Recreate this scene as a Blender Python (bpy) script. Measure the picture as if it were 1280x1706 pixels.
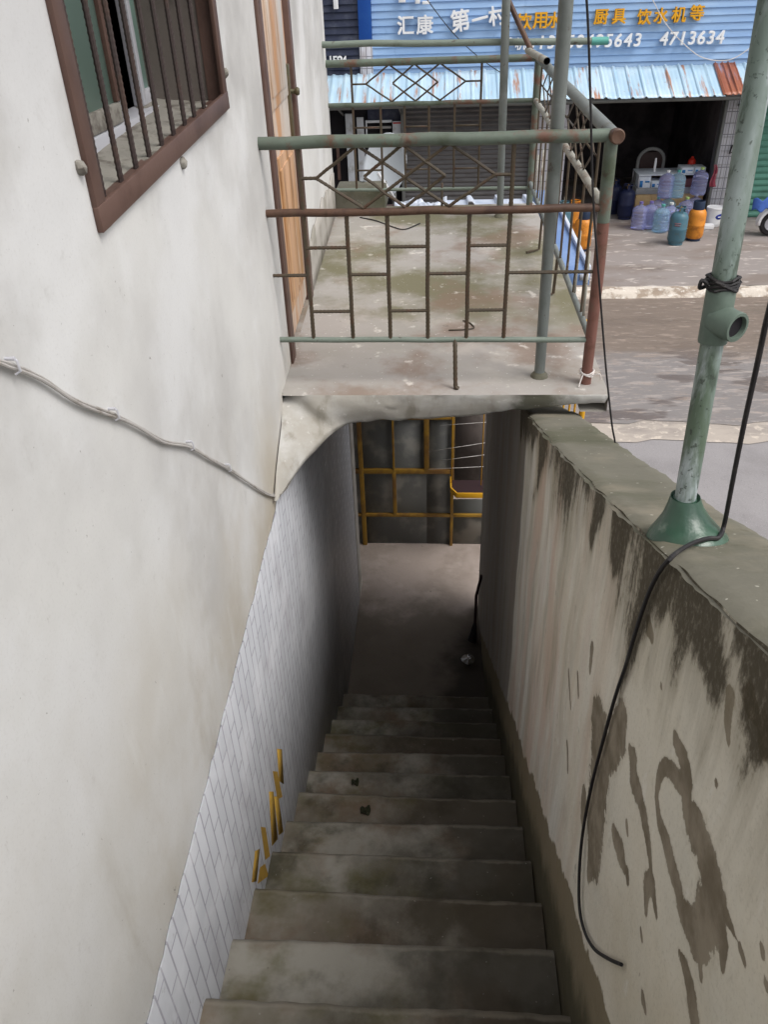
import bpy, bmesh, math, random
import numpy as np
from mathutils import Vector, Matrix, noise
R_ = math.radians
rnd = random.Random(7)
for o in list(bpy.data.objects):
    bpy.data.objects.remove(o)
S = bpy.context.scene
COL = S.collection

# ------------------------------------------------------------------ camera, sky, sun, exposure
CAMZ, FPX = 4.6, 1337.0
def _basis():
    d = Vector((75, 1967, FPX)).normalized()
    f = Vector((95, -913, FPX)); f = (f - d*(f @ d)).normalized()
    r = d.cross(f)
    return r, f, -d
_r, _f, _u = _basis()
def w(v):                                   # camera axes (x right, y down, z ahead) to world
    return Vector((_r @ v, _f @ v, _u @ v))
cam = bpy.data.cameras.new('camera'); co = bpy.data.objects.new('camera', cam); COL.objects.link(co)
cx, cy, cz = w(Vector((1,0,0))), w(Vector((0,-1,0))), w(Vector((0,0,-1)))
co.matrix_world = Matrix(((cx.x,cy.x,cz.x,0),(cx.y,cy.y,cz.y,0),(cx.z,cy.z,cz.z,CAMZ),(0,0,0,1)))
cam.sensor_fit = 'VERTICAL'; cam.sensor_height = 24; cam.lens = 24*FPX/1706
cam.clip_start = .05; cam.clip_end = 500
S.camera = co
def _ray(px, py): return w(Vector((px-640, py-853, FPX)))
O_ = Vector((0,0,CAMZ))
def onX(px, py, x): d = _ray(px,py); return O_ + d*(x/d.x)
def onY(px, py, y): d = _ray(px,py); return O_ + d*(y/d.y)
def onZ(px, py, z): d = _ray(px,py); return O_ + d*((z-CAMZ)/d.z)

SUN_EL, SUN_AZ = 56, 118                      # azimuth clockwise from +Y
W = bpy.data.worlds.new('World'); S.world = W; W.use_nodes = True
nt = W.node_tree
bg = nt.nodes['Background']
sky = nt.nodes.new('ShaderNodeTexSky'); sky.sky_type = 'NISHITA'; sky.sun_disc = False
sky.sun_elevation = R_(SUN_EL); sky.sun_rotation = R_(SUN_AZ); sky.dust_density = 4; sky.ozone_density = 1
hs = nt.nodes.new('ShaderNodeHueSaturation'); hs.inputs['Saturation'].default_value = .22
nt.links.new(sky.outputs[0], hs.inputs['Color']); nt.links.new(hs.outputs[0], bg.inputs['Color'])
bg.inputs['Strength'].default_value = .15
sun = bpy.data.lights.new('sun', 'SUN'); so = bpy.data.objects.new('sun', sun); COL.objects.link(so)
sun.energy = .9; sun.angle = R_(25); sun.color = (1, .97, .93)
sd = Vector((math.sin(R_(SUN_AZ))*math.cos(R_(SUN_EL)), math.cos(R_(SUN_AZ))*math.cos(R_(SUN_EL)), math.sin(R_(SUN_EL))))
so.rotation_euler = sd.to_track_quat('Z', 'Y').to_euler(); so.location = (8, 4, 12)
S.view_settings.view_transform = 'Standard'; S.view_settings.look = 'None'
S.view_settings.exposure = .5; S.view_settings.gamma = 1
S.render.engine = 'CYCLES'; S.cycles.max_bounces = 10; S.cycles.diffuse_bounces = 6; S.cycles.transmission_bounces = 8

# ------------------------------------------------------------------ materials
def L(r, g=None, b=None):
    if g is None: g = b = r
    f = lambda c: (c/255/12.92 if c <= 10 else ((c/255+.055)/1.055)**2.4)
    return (f(r), f(g), f(b), 1)
class Mat:
    def __init__(s, name, base, rough=.8, metal=0, spec=.3):
        s.m = bpy.data.materials.new(name); s.m.use_nodes = True
        s.t = s.m.node_tree; s.p = s.t.nodes['Principled BSDF']
        s.p.inputs['Roughness'].default_value = rough; s.p.inputs['Metallic'].default_value = metal
        s.p.inputs['Specular IOR Level'].default_value = spec
        s.col = None; s.base = base; s.tc = s.t.nodes.new('ShaderNodeTexCoord'); s.vec = s.tc.outputs['Object']
        s.p.inputs['Base Color'].default_value = base
    def n(s, ty, **kw):
        nd = s.t.nodes.new(ty)
        for k, v in kw.items(): setattr(nd, k, v)
        return nd
    def link(s, a, b): s.t.links.new(a, b)
    def val(s, sock, v):
        if hasattr(v, 'is_linked') or hasattr(v, 'links'): s.link(v, sock)
        else: sock.default_value = v
    def mapped(s, scale=(1,1,1), off=(0,0,0)):
        m = s.n('ShaderNodeMapping'); s.link(s.vec, m.inputs['Vector'])
        m.inputs['Scale'].default_value = scale; m.inputs['Location'].default_value = off
        return m.outputs[0]
    def noise(s, scale=5, stretch=(1,1,1), detail=6, rough=.6, off=(0,0,0), dist=0):
        n = s.n('ShaderNodeTexNoise'); s.link(s.mapped(stretch, off), n.inputs['Vector'])
        n.inputs['Scale'].default_value = scale; n.inputs['Detail'].default_value = detail
        n.inputs['Roughness'].default_value = rough; n.inputs['Distortion'].default_value = dist
        return n.outputs['Fac']
    def math(s, op, a, b=0, c=0):
        m = s.n('ShaderNodeMath', operation=op)
        s.val(m.inputs[0], a); s.val(m.inputs[1], b); s.val(m.inputs[2], c)
        return m.outputs[0]
    def ss(s, v, lo, hi, out=1):             # smooth step
        m = s.n('ShaderNodeMapRange', interpolation_type='SMOOTHSTEP')
        s.val(m.inputs['Value'], v); m.inputs['From Min'].default_value = lo; m.inputs['From Max'].default_value = hi
        m.inputs['To Max'].default_value = out
        return m.outputs[0]
    def mix(s, fac, color):
        m = s.n('ShaderNodeMix', data_type='RGBA')
        s.val(m.inputs['Factor'], fac); s.val(m.inputs['A'], s.col if s.col is not None else s.base); s.val(m.inputs['B'], color)
        s.col = m.outputs['Result']; s.link(s.col, s.p.inputs['Base Color']); return s
    def layer(s, color, scale, lo, hi, amt=1, stretch=(1,1,1), detail=6, rough=.6, off=(0,0,0), dist=0):
        return s.mix(s.ss(s.noise(scale, stretch, detail, rough, off, dist), lo, hi, amt), color)
    def attr(s, name):
        a = s.n('ShaderNodeAttribute', attribute_name=name); return a.outputs['Fac']
    def bump(s, h, strength=.3, dist=.01):
        b = s.n('ShaderNodeBump'); s.val(b.inputs['Height'], h); b.inputs['Strength'].default_value = strength; b.inputs['Distance'].default_value = dist
        if s.p.inputs['Normal'].is_linked: s.link(s.p.inputs['Normal'].links[0].from_socket, b.inputs['Normal'])
        s.link(b.outputs[0], s.p.inputs['Normal']); return s
    def xyz(s):
        x = s.n('ShaderNodeSeparateXYZ'); s.link(s.vec, x.inputs[0]); return x.outputs
    def out(s): return s.m

def simple(name, base, rough=.6, metal=0, dirt=None, scale=6, lo=.5, hi=.75, amt=.6, bump=0, spec=.3, stretch=(1,1,1)):
    m = Mat(name, base, rough, metal, spec)
    if dirt: m.layer(dirt, scale, lo, hi, amt, stretch)
    if bump: m.bump(m.noise(scale*8), bump, .004)
    return m.out()

M = {}
# painted plaster of the house
m = Mat('house_plaster', L(209,208,205), .85); x = m.xyz()
m.layer(L(182,180,178), .8, .42, .64, .65, off=(3,1,0), detail=5)
m.mix(m.math('MULTIPLY', m.ss(m.noise(1.3, off=(2,2,7), detail=6), .36, .62), m.ss(x[2], 3.6, 4.4, .7)), L(158,156,154))
m.layer(L(218,218,218), 1.7, .46, .66, .65, off=(7,2,5), detail=5)
m.layer(L(160,157,153), 1.5, .55, .78, .45, off=(11,4,2), detail=7, stretch=(1,1,.75))
low = m.ss(x[2], 3.6, 2.6)
m.mix(m.math('MULTIPLY', m.ss(m.noise(.9, (1,1,.7), off=(1,9,2), detail=6), .40, .64), low), L(182,172,154))
m.mix(m.math('MULTIPLY', m.ss(m.noise(2.4, (1,1.3,.4), off=(4,9,2), detail=7, rough=.6), .52, .72, .6), low), L(160,150,132))
m.layer(L(218,218,216), 4, .58, .74, .4, stretch=(1,1.8,.5), off=(0,6,1), detail=7)
m.layer(L(160,156,150), 9, .58, .78, .35, off=(0,3,8), detail=9, rough=.72)
m.layer(L(112,108,102), 6, .68, .73, .8, off=(5,5,1), detail=9, rough=.7, stretch=(1,1,1.3), dist=.6)
m.layer(L(120,114,108), 60, .70, .74, .6, detail=3)
m.layer(L(176,173,168), 130, .5, .72, .3, detail=6, rough=.75)
m.layer(L(150,144,136), 22, .62, .74, .4, off=(3,3,9), detail=9, rough=.75, stretch=(1,1,.6))
vo = m.n('ShaderNodeTexVoronoi', feature='DISTANCE_TO_EDGE'); vo.inputs['Scale'].default_value = .9
dm = m.n('ShaderNodeVectorMath', operation='ADD'); nn = m.n('ShaderNodeTexNoise'); nn.inputs['Scale'].default_value = 3; nn.inputs['Detail'].default_value = 6; m.link(m.vec, nn.inputs['Vector'])
sc = m.n('ShaderNodeVectorMath', operation='SCALE'); m.link(nn.outputs['Color'], sc.inputs[0]); sc.inputs['Scale'].default_value = .55; m.link(m.vec, dm.inputs[0]); m.link(sc.outputs[0], dm.inputs[1]); m.link(dm.outputs[0], vo.inputs['Vector'])
crk = m.math('MULTIPLY', m.ss(vo.outputs['Distance'], .0045, .001), m.ss(m.noise(1.1, off=(9,2,2)), .5, .6))
m.bump(m.noise(2.2, detail=4, rough=.5), .3, .03).bump(m.noise(18, (1,1.5,.7), detail=6, rough=.6), .10, .005).bump(m.noise(160, detail=4), .22, .0015)
M['plaster'] = m.out()
M['plaster_grey'] = simple('grey_render', L(168,163,156), .9, 0, L(120,116,104), 5, .45, .7, .7, .4)
M['white_wall'] = simple('white_wall', L(206,206,206), .8, 0, L(160,158,152), 3, .5, .8, .4)
# stair wall: bare old plaster with mould under the coping, peeled patches and a cement dado; the masks are mesh attributes
m = Mat('old_plaster', L(214,208,194), .9); x = m.xyz()
far = m.ss(m.math('ADD', x[1], m.math('MULTIPLY_ADD', m.noise(2, off=(0,2,5)), 1.6, -.8)), -1.0, .1)     # local y, 0 at y=2
def fl(color, amt, *a, **k): m.mix(m.math('MULTIPLY', m.ss(m.noise(a[0], k.get('stretch', (1,1,1)), k.get('detail', 7), .62, k.get('off', (0,0,0)), k.get('dist', 0)), a[1], a[2], amt), far), color)
m.layer(L(198,196,186), 1.8, .42, .66, .6, off=(0,2,1), detail=8)
m.layer(L(196,186,164), 1.4, .46, .7, .6, off=(0,1,9), detail=8, stretch=(1,1,.8))
fl(L(214,210,203), .7, 3, .42, .62, stretch=(1,3.0,.45), off=(0,2,1))
fl(L(196,172,154), .8, 1.6, .42, .64, stretch=(1,3,.35), off=(0,7,3), detail=8)
fl(L(166,160,142), .7, 2.6, .46, .68, stretch=(1,2.6,.4), off=(0,3,9), detail=8)
fl(L(144,136,120), .55, 5, .54, .74, stretch=(1,3,.4), off=(0,9,4), detail=9, dist=.5)
m.layer(L(226,224,218), 9, .58, .72, .45, stretch=(1,1.6,.6), off=(0,4,4), detail=9)
m.layer(L(150,142,124), 20, .60, .76, .45, off=(0,2,7), detail=9)
m.layer(L(112,104,88), 13, .69, .73, .7, stretch=(1,1.6,.6), off=(0,2,3), detail=8)
m.layer(L(150,142,126), 110, .5, .72, .35, off=(0,6,3), detail=6, rough=.75)
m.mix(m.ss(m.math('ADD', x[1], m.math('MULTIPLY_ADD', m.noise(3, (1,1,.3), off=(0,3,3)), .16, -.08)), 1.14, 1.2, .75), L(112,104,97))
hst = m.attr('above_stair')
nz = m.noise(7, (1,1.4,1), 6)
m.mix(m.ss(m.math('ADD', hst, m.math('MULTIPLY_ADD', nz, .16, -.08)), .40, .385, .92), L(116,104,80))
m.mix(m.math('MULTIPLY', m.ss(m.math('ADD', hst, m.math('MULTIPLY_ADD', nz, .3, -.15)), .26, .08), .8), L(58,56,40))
pe = m.math('ADD', m.attr('peel'), m.math('ADD', m.math('MULTIPLY_ADD', m.noise(22, detail=9, rough=.7), 1.5, -.75), m.math('MULTIPLY_ADD', m.noise(90, (1,1,.6), detail=4, off=(0,1,1)), .5, -.25)))
pk = m.ss(pe, -.13, .09)
pcol = m.n('ShaderNodeMix', data_type='RGBA'); m.val(pcol.inputs['Factor'], m.ss(m.noise(9, off=(0,3,3)), .35, .65)); pcol.inputs['A'].default_value = L(144,134,118); pcol.inputs['B'].default_value = L(112,102,86)
m.mix(m.ss(pe, -.5, -.05, .3), L(168,158,138)); m.mix(m.math('MULTIPLY', m.ss(m.math('ABSOLUTE', pe), .10, .02), .6), L(84,76,60))
m.mix(pk, pcol.outputs['Result'])
dc = m.attr('below_coping')
st = m.noise(5, (1,3.4,.35), 8, .65, off=(0,5,2)); big = m.noise(1.9, detail=3, off=(0,3.4,0)); fine = m.noise(55, (1,1.3,.8), 8, .75, off=(0,8,1))
mm = m.math('SUBTRACT', 1.2, m.math('MULTIPLY', dc, 5.2))
mm = m.math('ADD', mm, m.math('MULTIPLY_ADD', st, 2.6, -1.3)); mm = m.math('ADD', mm, m.math('MULTIPLY_ADD', big, 4.2, -2.1)); mm = m.math('ADD', mm, m.math('MULTIPLY', m.attr('mould'), .9))
m.mix(m.ss(mm, -.6, .8, .6), L(132,123,104))
m.mix(m.ss(m.math('ADD', m.ss(mm, .05, 1.05), m.math('MULTIPLY_ADD', fine, 2.0, -1.0)), .2, 1.05, .9), L(58,50,34))
m.bump(m.noise(4, detail=9, rough=.62), .5, .03).bump(pk, -.5, .006).bump(m.noise(70, detail=4), .25, .003)
M['old_plaster'] = m.out()
# coping, slab, steps
m = Mat('coping_concrete', L(112,109,97), .85)
m.layer(L(88,88,70), 2.6, .42, .66, .8, off=(2,2,2)); m.layer(L(138,130,114), 3.3, .52, .72, .7, off=(5,1,0)); m.layer(L(60,60,42), 9, .58, .78, .6)
m.layer(L(190,186,174), 40, .7, .75, .7, detail=2); m.bump(m.noise(22, detail=9), .4, .01)
M['coping'] = m.out()
m = Mat('slab_concrete', L(158,153,148), .82)
m.layer(L(150,146,138), 1.3, .42, .62, .8, (.7,1.3,1), off=(1,1,0)); m.layer(L(182,174,166), 2.4, .5, .7, .7, off=(3,8,0))
x = m.xyz(); m.mix(m.math('MULTIPLY', m.ss(m.noise(1.2, off=(6.1,2.2,0), detail=8), .40, .56, .9), m.ss(x[1], .4, 1.1)), L(106,102,76)); m.layer(L(126,106,92), 2.2, .5, .66, .7, off=(2,6,0), detail=7)
m.layer(L(220,214,206), 9, .62, .72, .6, off=(4,4,4), detail=8); m.layer(L(74,68,52), 12, .66, .78, .5, off=(9,1,4)); m.layer(L(230,226,220), 75, .74, .77, .6, detail=1)
m.bump(m.noise(12, detail=9), .25, .01)
M['slab'] = m.out()
m = Mat('slab_edge_concrete', L(164,160,152), .88)
m.layer(L(188,187,184), 3, .42, .62, .8, (1,1,1.4)); x = m.xyz()
m.layer(L(120,114,100), 8, .5, .7, .6, (1.4,1,.7), off=(3,0,0))
g = m.math('ADD', x[0], m.math('MULTIPLY_ADD', m.noise(9, detail=7), .3, -.15))
m.mix(m.math('MULTIPLY', m.ss(g, .27, .4), m.math('SUBTRACT', .85, m.ss(g, .48, .6, .7))), L(64,64,46))
m.layer(L(206,204,200), 30, .62, .7, .5, off=(1,2,3)); m.bump(m.noise(14, detail=9), .3, .012)
M['slab_edge'] = m.out()
m = Mat('step_concrete', L(152,148,138), .85)
x = m.xyz()
m.layer(L(112,88,66), 2.8, .44, .62, .75, (1,1,.4), off=(4,4,4)); m.layer(L(112,107,96), 2.4, .42, .62, .85, off=(7,1,1))
m.layer(L(92,88,58), 2.1, .5, .66, .85, (1,1.2,.6), off=(8.2,3.1,1)); m.layer(L(60,58,44), 3.6, .5, .68, .8, off=(2,9,1), detail=8)
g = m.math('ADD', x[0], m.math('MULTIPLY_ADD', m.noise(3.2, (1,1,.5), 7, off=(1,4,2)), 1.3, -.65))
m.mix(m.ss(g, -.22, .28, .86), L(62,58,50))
oi = m.n('ShaderNodeObjectInfo'); m.mix(m.ss(oi.outputs['Random'], .4, 1.0, .32), L(88,74,58)); m.mix(m.math('MULTIPLY', m.ss(m.math('ADD', m.attr('nose'), m.math('MULTIPLY_ADD', m.noise(9, detail=7, off=(3,3,3)), 2.2, -1.1)), .5, 1.1), .32), L(150,143,130))
m.layer(L(48,45,34), 5, .54, .72, .5, off=(2,2,5), detail=9); m.layer(L(150,146,136), 50, .72, .78, .5, detail=2)
m.bump(m.noise(14, detail=9), .35, .01)
M['step'] = m.out()
m = Mat('passage_floor', L(152,140,132), .75); x = m.xyz()
m.layer(L(130,119,110), 2.2, .42, .64, .8, off=(1,1,0), detail=8); m.layer(L(166,154,146), 5, .5, .7, .6, off=(3,1,0), detail=8)
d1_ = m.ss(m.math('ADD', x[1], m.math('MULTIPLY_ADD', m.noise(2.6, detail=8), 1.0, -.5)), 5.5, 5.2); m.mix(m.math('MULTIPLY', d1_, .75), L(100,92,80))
st_ = m.math('MULTIPLY', m.ss(m.math('ADD', m.math('SUBTRACT', x[0], m.math('MULTIPLY', m.math('SUBTRACT', x[1], 4.3), .32)), m.math('MULTIPLY_ADD', m.noise(4, detail=8, off=(2,2,2)), .5, -.25)), -.15, .12), m.ss(x[1], 5.3, 4.9)); m.mix(m.math('MULTIPLY', st_, .9), L(52,46,40))  # shadow of the right wall's end, painted into the floor colour
m.layer(L(100,90,78), 16, .66, .74, .7, detail=6); m.layer(L(110,102,92), 60, .70, .76, .6, detail=3); m.bump(m.noise(20, detail=8), .25, .008)
M['floor'] = m.out()
M['soffit'] = simple('dirty_soffit', L(150,146,138), .9, 0, L(70,66,58), 4, .45, .7, .7, .3)
# facade tiles of the stair well
m = Mat('facade_tiles', L(190,189,196), .5, 0, .4)
x = m.xyz(); c = m.n('ShaderNodeCombineXYZ'); m.link(x[2], c.inputs[0]); m.link(x[1], c.inputs[1])
b = m.n('ShaderNodeTexBrick'); m.link(c.outputs[0], b.inputs['Vector']); b.inputs['Scale'].default_value = 1
b.inputs['Brick Width'].default_value = .2; b.inputs['Row Height'].default_value = .06; b.inputs['Mortar Size'].default_value = .0046; b.inputs['Mortar Smooth'].default_value = .3
b.inputs['Color1'].default_value = L(180,182,187); b.inputs['Color2'].default_value = L(170,172,177)
gr = m.n('ShaderNodeMix', data_type='RGBA'); gr.inputs['A'].default_value = L(140,139,146); gr.inputs['B'].default_value = L(238,238,240)
m.link(m.ss(m.math('ADD', x[1], m.math('MULTIPLY_ADD', m.noise(4), 2.0, -1.0)), .8, 1.3), gr.inputs['Factor']); m.link(gr.outputs['Result'], b.inputs['Mortar'])
m.col = b.outputs['Color']; m.link(m.col, m.p.inputs['Base Color'])
m.layer(L(194,195,199), 3.5, .48, .68, .5, off=(0,5,3), detail=7); m.layer(L(146,143,148), 5, .52, .72, .45, off=(0,2,3), stretch=(1,1,.6)); m.layer(L(120,116,108), 18, .64, .74, .5)
m.bump(b.outputs['Fac'], -.12, .003).bump(m.noise(30), .15, .004)
M['tiles'] = m.out()
M['grimy'] = simple('grimy_render', L(92,84,80), .9, 0, L(64,58,54), 4, .42, .66, .8, .3)
M['yellow_mortar'] = simple('ochre_mortar', L(190,152,66), .9, 0, L(150,122,70), 40, .5, .7, .7, .5)
# painted and rusty steel
def painted(name, base, rust, lo=.5, hi=.66, sc=9, moss=None):
    m = Mat(name, base, .55, .0, .4)
    m.layer(L(*[min(255, v+26) for v in moss[1]]) if moss else L(150,160,150), 5, .5, .72, .5, off=(3,3,3))
    if moss: m.layer(L(*moss[0]), 6, .5, .7, .75, off=(1,7,2))
    m.layer(rust, sc, lo, hi, .85, off=(5,1,6), detail=9, rough=.68); m.layer(L(62,42,30), sc*3, .62, .72, .7, detail=5)
    m.bump(m.noise(60, detail=5), .3, .002)
    return m.out()
M['green_rail'] = painted('green_paint', L(92,101,90), L(104,68,54), .50, .62, 6, ((64,72,52),(88,104,90)))
M['grey_rail'] = painted('grey_green_paint', L(112,122,112), L(100,76,60), .6, .74, 8, ((84,92,78),(110,118,110)))
M['rust_rail'] = painted('rusty_steel', L(88,64,50), L(66,46,38), .45, .62, 8, ((88,76,56),(64,44,36)))
M['red_rust'] = painted('flaking_red_rust', L(112,76,66), L(92,60,48), .5, .64, 8, ((92,88,72),(128,84,74)))
M['rust_bar'] = painted('rusty_rebar', L(72,62,48), L(80,54,40), .5, .66, 14, ((58,52,38),(48,42,36)))
M['pole'] = painted('galvanised_pole', L(108,113,110), L(96,84,70), .58, .72, 6, ((88,94,88),(116,122,120)))
M['white_pipe'] = painted('aged_white_pipe', L(152,150,140), L(108,86,68), .5, .64, 10, ((118,112,96),(144,144,138)))
m = Mat('mossy_green_pipe', L(108,122,114), .5, 0, .4); x = m.xyz()
m.layer(L(156,166,166), 2.2, .45, .6, .85, (2,2,.6), detail=8); m.layer(L(76,92,70), 5, .47, .62, .8, (3,3,.3), off=(1,2,3), detail=8)
m.layer(L(182,190,194), 8, .52, .66, .8, (2,2,.35), off=(9,9,0), detail=8); m.layer(L(62,74,62), 22, .54, .66, .8, (1.6,1.6,.5), off=(4,2,0), detail=8); m.layer(L(50,56,48), 90, .6, .68, .7, detail=3)
m.bump(m.noise(50, (1,1,.4)), .25, .002)
M['green_pipe'] = m.out()
m = Mat('dark_green_glaze', L(46,76,60), .3, 0, .6)
m.layer(L(68,98,80), 9, .45, .65, .7); m.layer(L(40,66,50), 7, .5, .7, .8, off=(3,1,1)); m.layer(L(130,142,130), 14, .62, .72, .5, off=(4,4,1), detail=9); m.layer(L(84,92,78), 5, .5, .66, .6, off=(1,9,3), detail=8); m.bump(m.noise(16, detail=8), .5, .008)
M['glaze'] = m.out()
M['fitting'] = simple('grey_green_plastic', L(98,112,102), .5, 0, L(76,88,78), 9, .45, .7, .7, .1)
M['black'] = simple('black_rubber', L(36,34,36), .55, 0, L(70,66,62), 20, .5, .75, .6)
M['dark'] = simple('dark_interior', L(34,32,36), .9)
M['cable_white'] = simple('white_flex', L(182,178,174), .5, 0, L(128,116,102), 14, .5, .7, .7)
M['bay_dark'] = simple('dim_bay_walls', L(92,86,88), .9, 0, L(60,56,58), 1.5, .42, .6, .9)
M['brown_frame'] = simple('brown_steel', L(98,76,68), .5, 0, L(70,50,44), 6, .45, .7, .7, .15)
m = Mat('window_rebar', L(66,56,54), .6); m.layer(L(80,62,54), 9, .5, .65, .7); m.layer(L(58,50,48), 14, .55, .7, .8); M['win_bar'] = m.out()
M['alu'] = simple('white_aluminium', L(190,190,196), .45, .1, L(150,148,146), 8, .55, .75, .6)
M['green_glass'] = simple('green_tinted_glass', L(150,182,170), .3, 0, L(132,168,156), 2, .4, .7, .5, 0, .6)
M['reveal'] = simple('window_reveal', L(112,104,98), .9, 0, L(80,74,70), 6, .45, .68, .8, .3)
M['sill_dust'] = simple('dusty_sill', L(142,138,130), .95, 0, L(88,80,72), 14, .5, .68, .8, .4)
# door
m = Mat('faded_door_veneer', L(196,172,152), .5); x = m.xyz()
m.layer(L(204,198,190), 2.2, .4, .62, .8, (1,2,.5)); m.layer(L(190,140,96), 2.4, .48, .62, .8, (1,2.6,.4), off=(0,4,1), detail=9); m.layer(L(170,116,68), 3, .56, .68, .7, (1,2.6,.4), off=(0,1,3), detail=9); m.layer(L(176,188,190), 2, .55, .7, .6, (1,4,.3), off=(0,9,3))
m.layer(L(150,112,72), 3, .56, .66, .7, (1,6,.5), off=(0,2,6), detail=9); m.layer(L(120,90,62), 8, .62, .7, .7, (1,3,.5), off=(0,5,1), detail=8); m.bump(m.noise(9, (1,8,.4)), .12, .003)
M['door'] = m.out()
m = Mat('orange_door_panel', L(188,150,118), .5); m.layer(L(158,114,70), 2.5, .48, .66, .85, (1,3,.3)); m.layer(L(214,170,122), 4, .5, .7, .7, (1,4,.3), off=(0,3,1)); m.layer(L(120,84,50), 3, .54, .68, .75, (1,4,.5), off=(0,6,2), detail=9); m.layer(L(206,188,168), 7, .58, .68, .7, (1,3,.4), off=(0,2,8), detail=9); M['door_panel'] = m.out()
M['lock'] = simple('tarnished_brass', L(104,92,72), .45, .3, L(76,80,60), 9, .45, .65, .8)
# gate, shop
M['yellow'] = simple('yellow_paint', L(146,112,42), .5, 0, L(96,68,42), 3, .42, .62, .85)
M['bright_yellow'] = simple('clean_yellow_paint', L(204,152,36), .45, 0, L(170,120,30), 8, .55, .75, .5)
M['gate_glass'] = simple('grimy_glass', L(112,112,108), .5, 0, L(164,160,150), 3.2, .46, .62, .85, .15)
M['gate_glass'].node_tree.nodes['Principled BSDF'].inputs['Transmission Weight'].default_value = .6
m = Mat('blue_cladding', L(146,178,216), .42, 0, .4); m.layer(L(130,164,208), 1.2, .42, .65, .6, (.3,1,6)); m.layer(L(172,202,234), 2, .52, .7, .6, (.4,1,3), off=(3,0,0)); m.layer(L(110,142,186), 8, .6, .74, .4, (1,1,.4)); M['blue_slat'] = m.out()
M['navy_slat'] = simple('dark_navy_cladding', L(44,50,70), .5, 0, L(84,88,100), 5, .45, .7, .6)
M['royal'] = simple('royal_blue_panel', L(26,74,150), .5, 0, L(40,90,160), 3, .45, .7, .6)
M['white_letter'] = simple('white_acrylic', L(238,238,238), .4)
M['yellow_letter'] = simple('yellow_acrylic', L(232,170,40), .4, 0, L(206,150,50), 9, .5, .7, .6)
def tin(name, base, light, rust):
    m = Mat(name, base, .4, .05, .5)
    m.layer(light, 1.6, .42, .65, .7, (1,.5,1)); m.layer(L(130,174,214), 3.2, .55, .72, .5, (3,.4,.4), off=(2,0,0))
    x = m.xyz()
    g = m.math('ADD', m.noise(2.6, (2.4,.22,.3), 7, .65, off=(1.5,3,0)), m.ss(x[1], 16.3, 17.4, .12))
    m.mix(m.ss(g, .555, .64, .9), rust); m.layer(L(90,60,40), 20, .66, .74, .6); return m.out()
M['blue_tin'] = tin('light_blue_tin', L(170,198,216), L(196,216,228), L(168,112,74))
M['brown_tin'] = tin('brown_tin', L(150,88,62), L(166,102,74), L(110,62,44))
M['white_tin'] = simple('white_tin_sheet', L(206,212,224), .4, .1, L(150,164,190), 3, .5, .7, .6)
M['bluebox'] = simple('pale_blue_tin_box', L(112,140,188), .45, .1, L(140,164,204), 3, .45, .7, .7)
M['shutter'] = simple('grey_roller_shutter', L(104,102,102), .55, .3, L(84,80,78), 3, .45, .7, .7, 0, .3, (1,1,3))
M['shutter_rail'] = simple('shutter_rail', L(112,114,112), .55, .3, L(80,78,74), 6)
M['green_shutter'] = simple('green_shutter', L(96,150,132), .5, .1, L(80,124,112), 4, .45, .7, .7)
m = Mat('white_wall_tiles', L(206,206,214), .35, 0, .5); x = m.xyz(); c = m.n('ShaderNodeCombineXYZ'); m.link(x[0], c.inputs[0]); m.link(x[2], c.inputs[1])
b = m.n('ShaderNodeTexBrick'); b.offset = 0; m.link(c.outputs[0], b.inputs['Vector']); b.inputs['Scale'].default_value = 1; b.inputs['Brick Width'].default_value = .1; b.inputs['Row Height'].default_value = .2; b.inputs['Mortar Size'].default_value = .008
b.inputs['Color1'].default_value = L(206,206,212); b.inputs['Color2'].default_value = L(196,196,204); b.inputs['Mortar'].default_value = L(120,120,128)
m.col = b.outputs['Color']; m.link(m.col, m.p.inputs['Base Color']); m.layer(L(160,150,146), 3, .52, .75, .6, (1,1,.5)); M['pillar_tiles'] = m.out()
M['wood'] = simple('light_wood', L(206,174,124), .6, 0, L(176,140,90), 5, .45, .7, .7, 0, .3, (4,1,1))
M['grey'] = simple('grey_board', L(150,150,148), .6, 0, L(110,110,110), 6)
M['carton'] = simple('white_carton', L(214,220,226), .7, 0, L(180,186,194), 9)
M['carton_blue'] = simple('blue_print', L(50,120,180), .6, 0, L(90,150,200), 12)
M['carton_brown'] = simple('maroon_carton', L(108,70,72), .7, 0, L(80,56,60), 8)
M['red'] = simple('red_plastic', L(190,44,28), .4, 0, L(150,30,22), 9)
M['teal_cyl'] = simple('teal_enamel', L(72,108,122), .4, 0, L(84,96,96), 9, .52, .7, .8, .1)
M['red_print'] = simple('worn_red_print', L(130,90,96), .5, 0, L(70,108,120), 30, .45, .6, 1)
M['orange_cyl'] = simple('orange_enamel', L(206,132,48), .4, 0, L(150,92,40), 8, .48, .7, .8, .1)
M['navy'] = simple('navy_plastic', L(34,48,70), .45, 0, L(50,60,82), 8)
M['navy_cyl'] = simple('navy_enamel', L(32,38,66), .45, 0, L(46,52,80), 6)
M['brass'] = simple('brass_valve', L(176,150,92), .35, .8)
def bottle(name, c):
    m = Mat(name, c, .08, 0, .5); m.p.inputs['Transmission Weight'].default_value = .78; m.p.inputs['IOR'].default_value = 1.2
    m.layer(L(235,240,250), 9, .55, .7, .5, (1,1,.5)); return m.out()
M['bottle_v'] = bottle('violet_polycarbonate', L(206,210,248)); M['bottle_c'] = bottle('cyan_polycarbonate', L(196,230,246))
M['cap_teal'] = simple('teal_cap', L(90,160,150), .4); M['cap_white'] = simple('white_cap', L(220,222,220), .4); M['cap_green'] = simple('lime_cap', L(170,196,120), .4); M['cap_violet'] = simple('violet_cap', L(120,110,170), .4)
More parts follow.
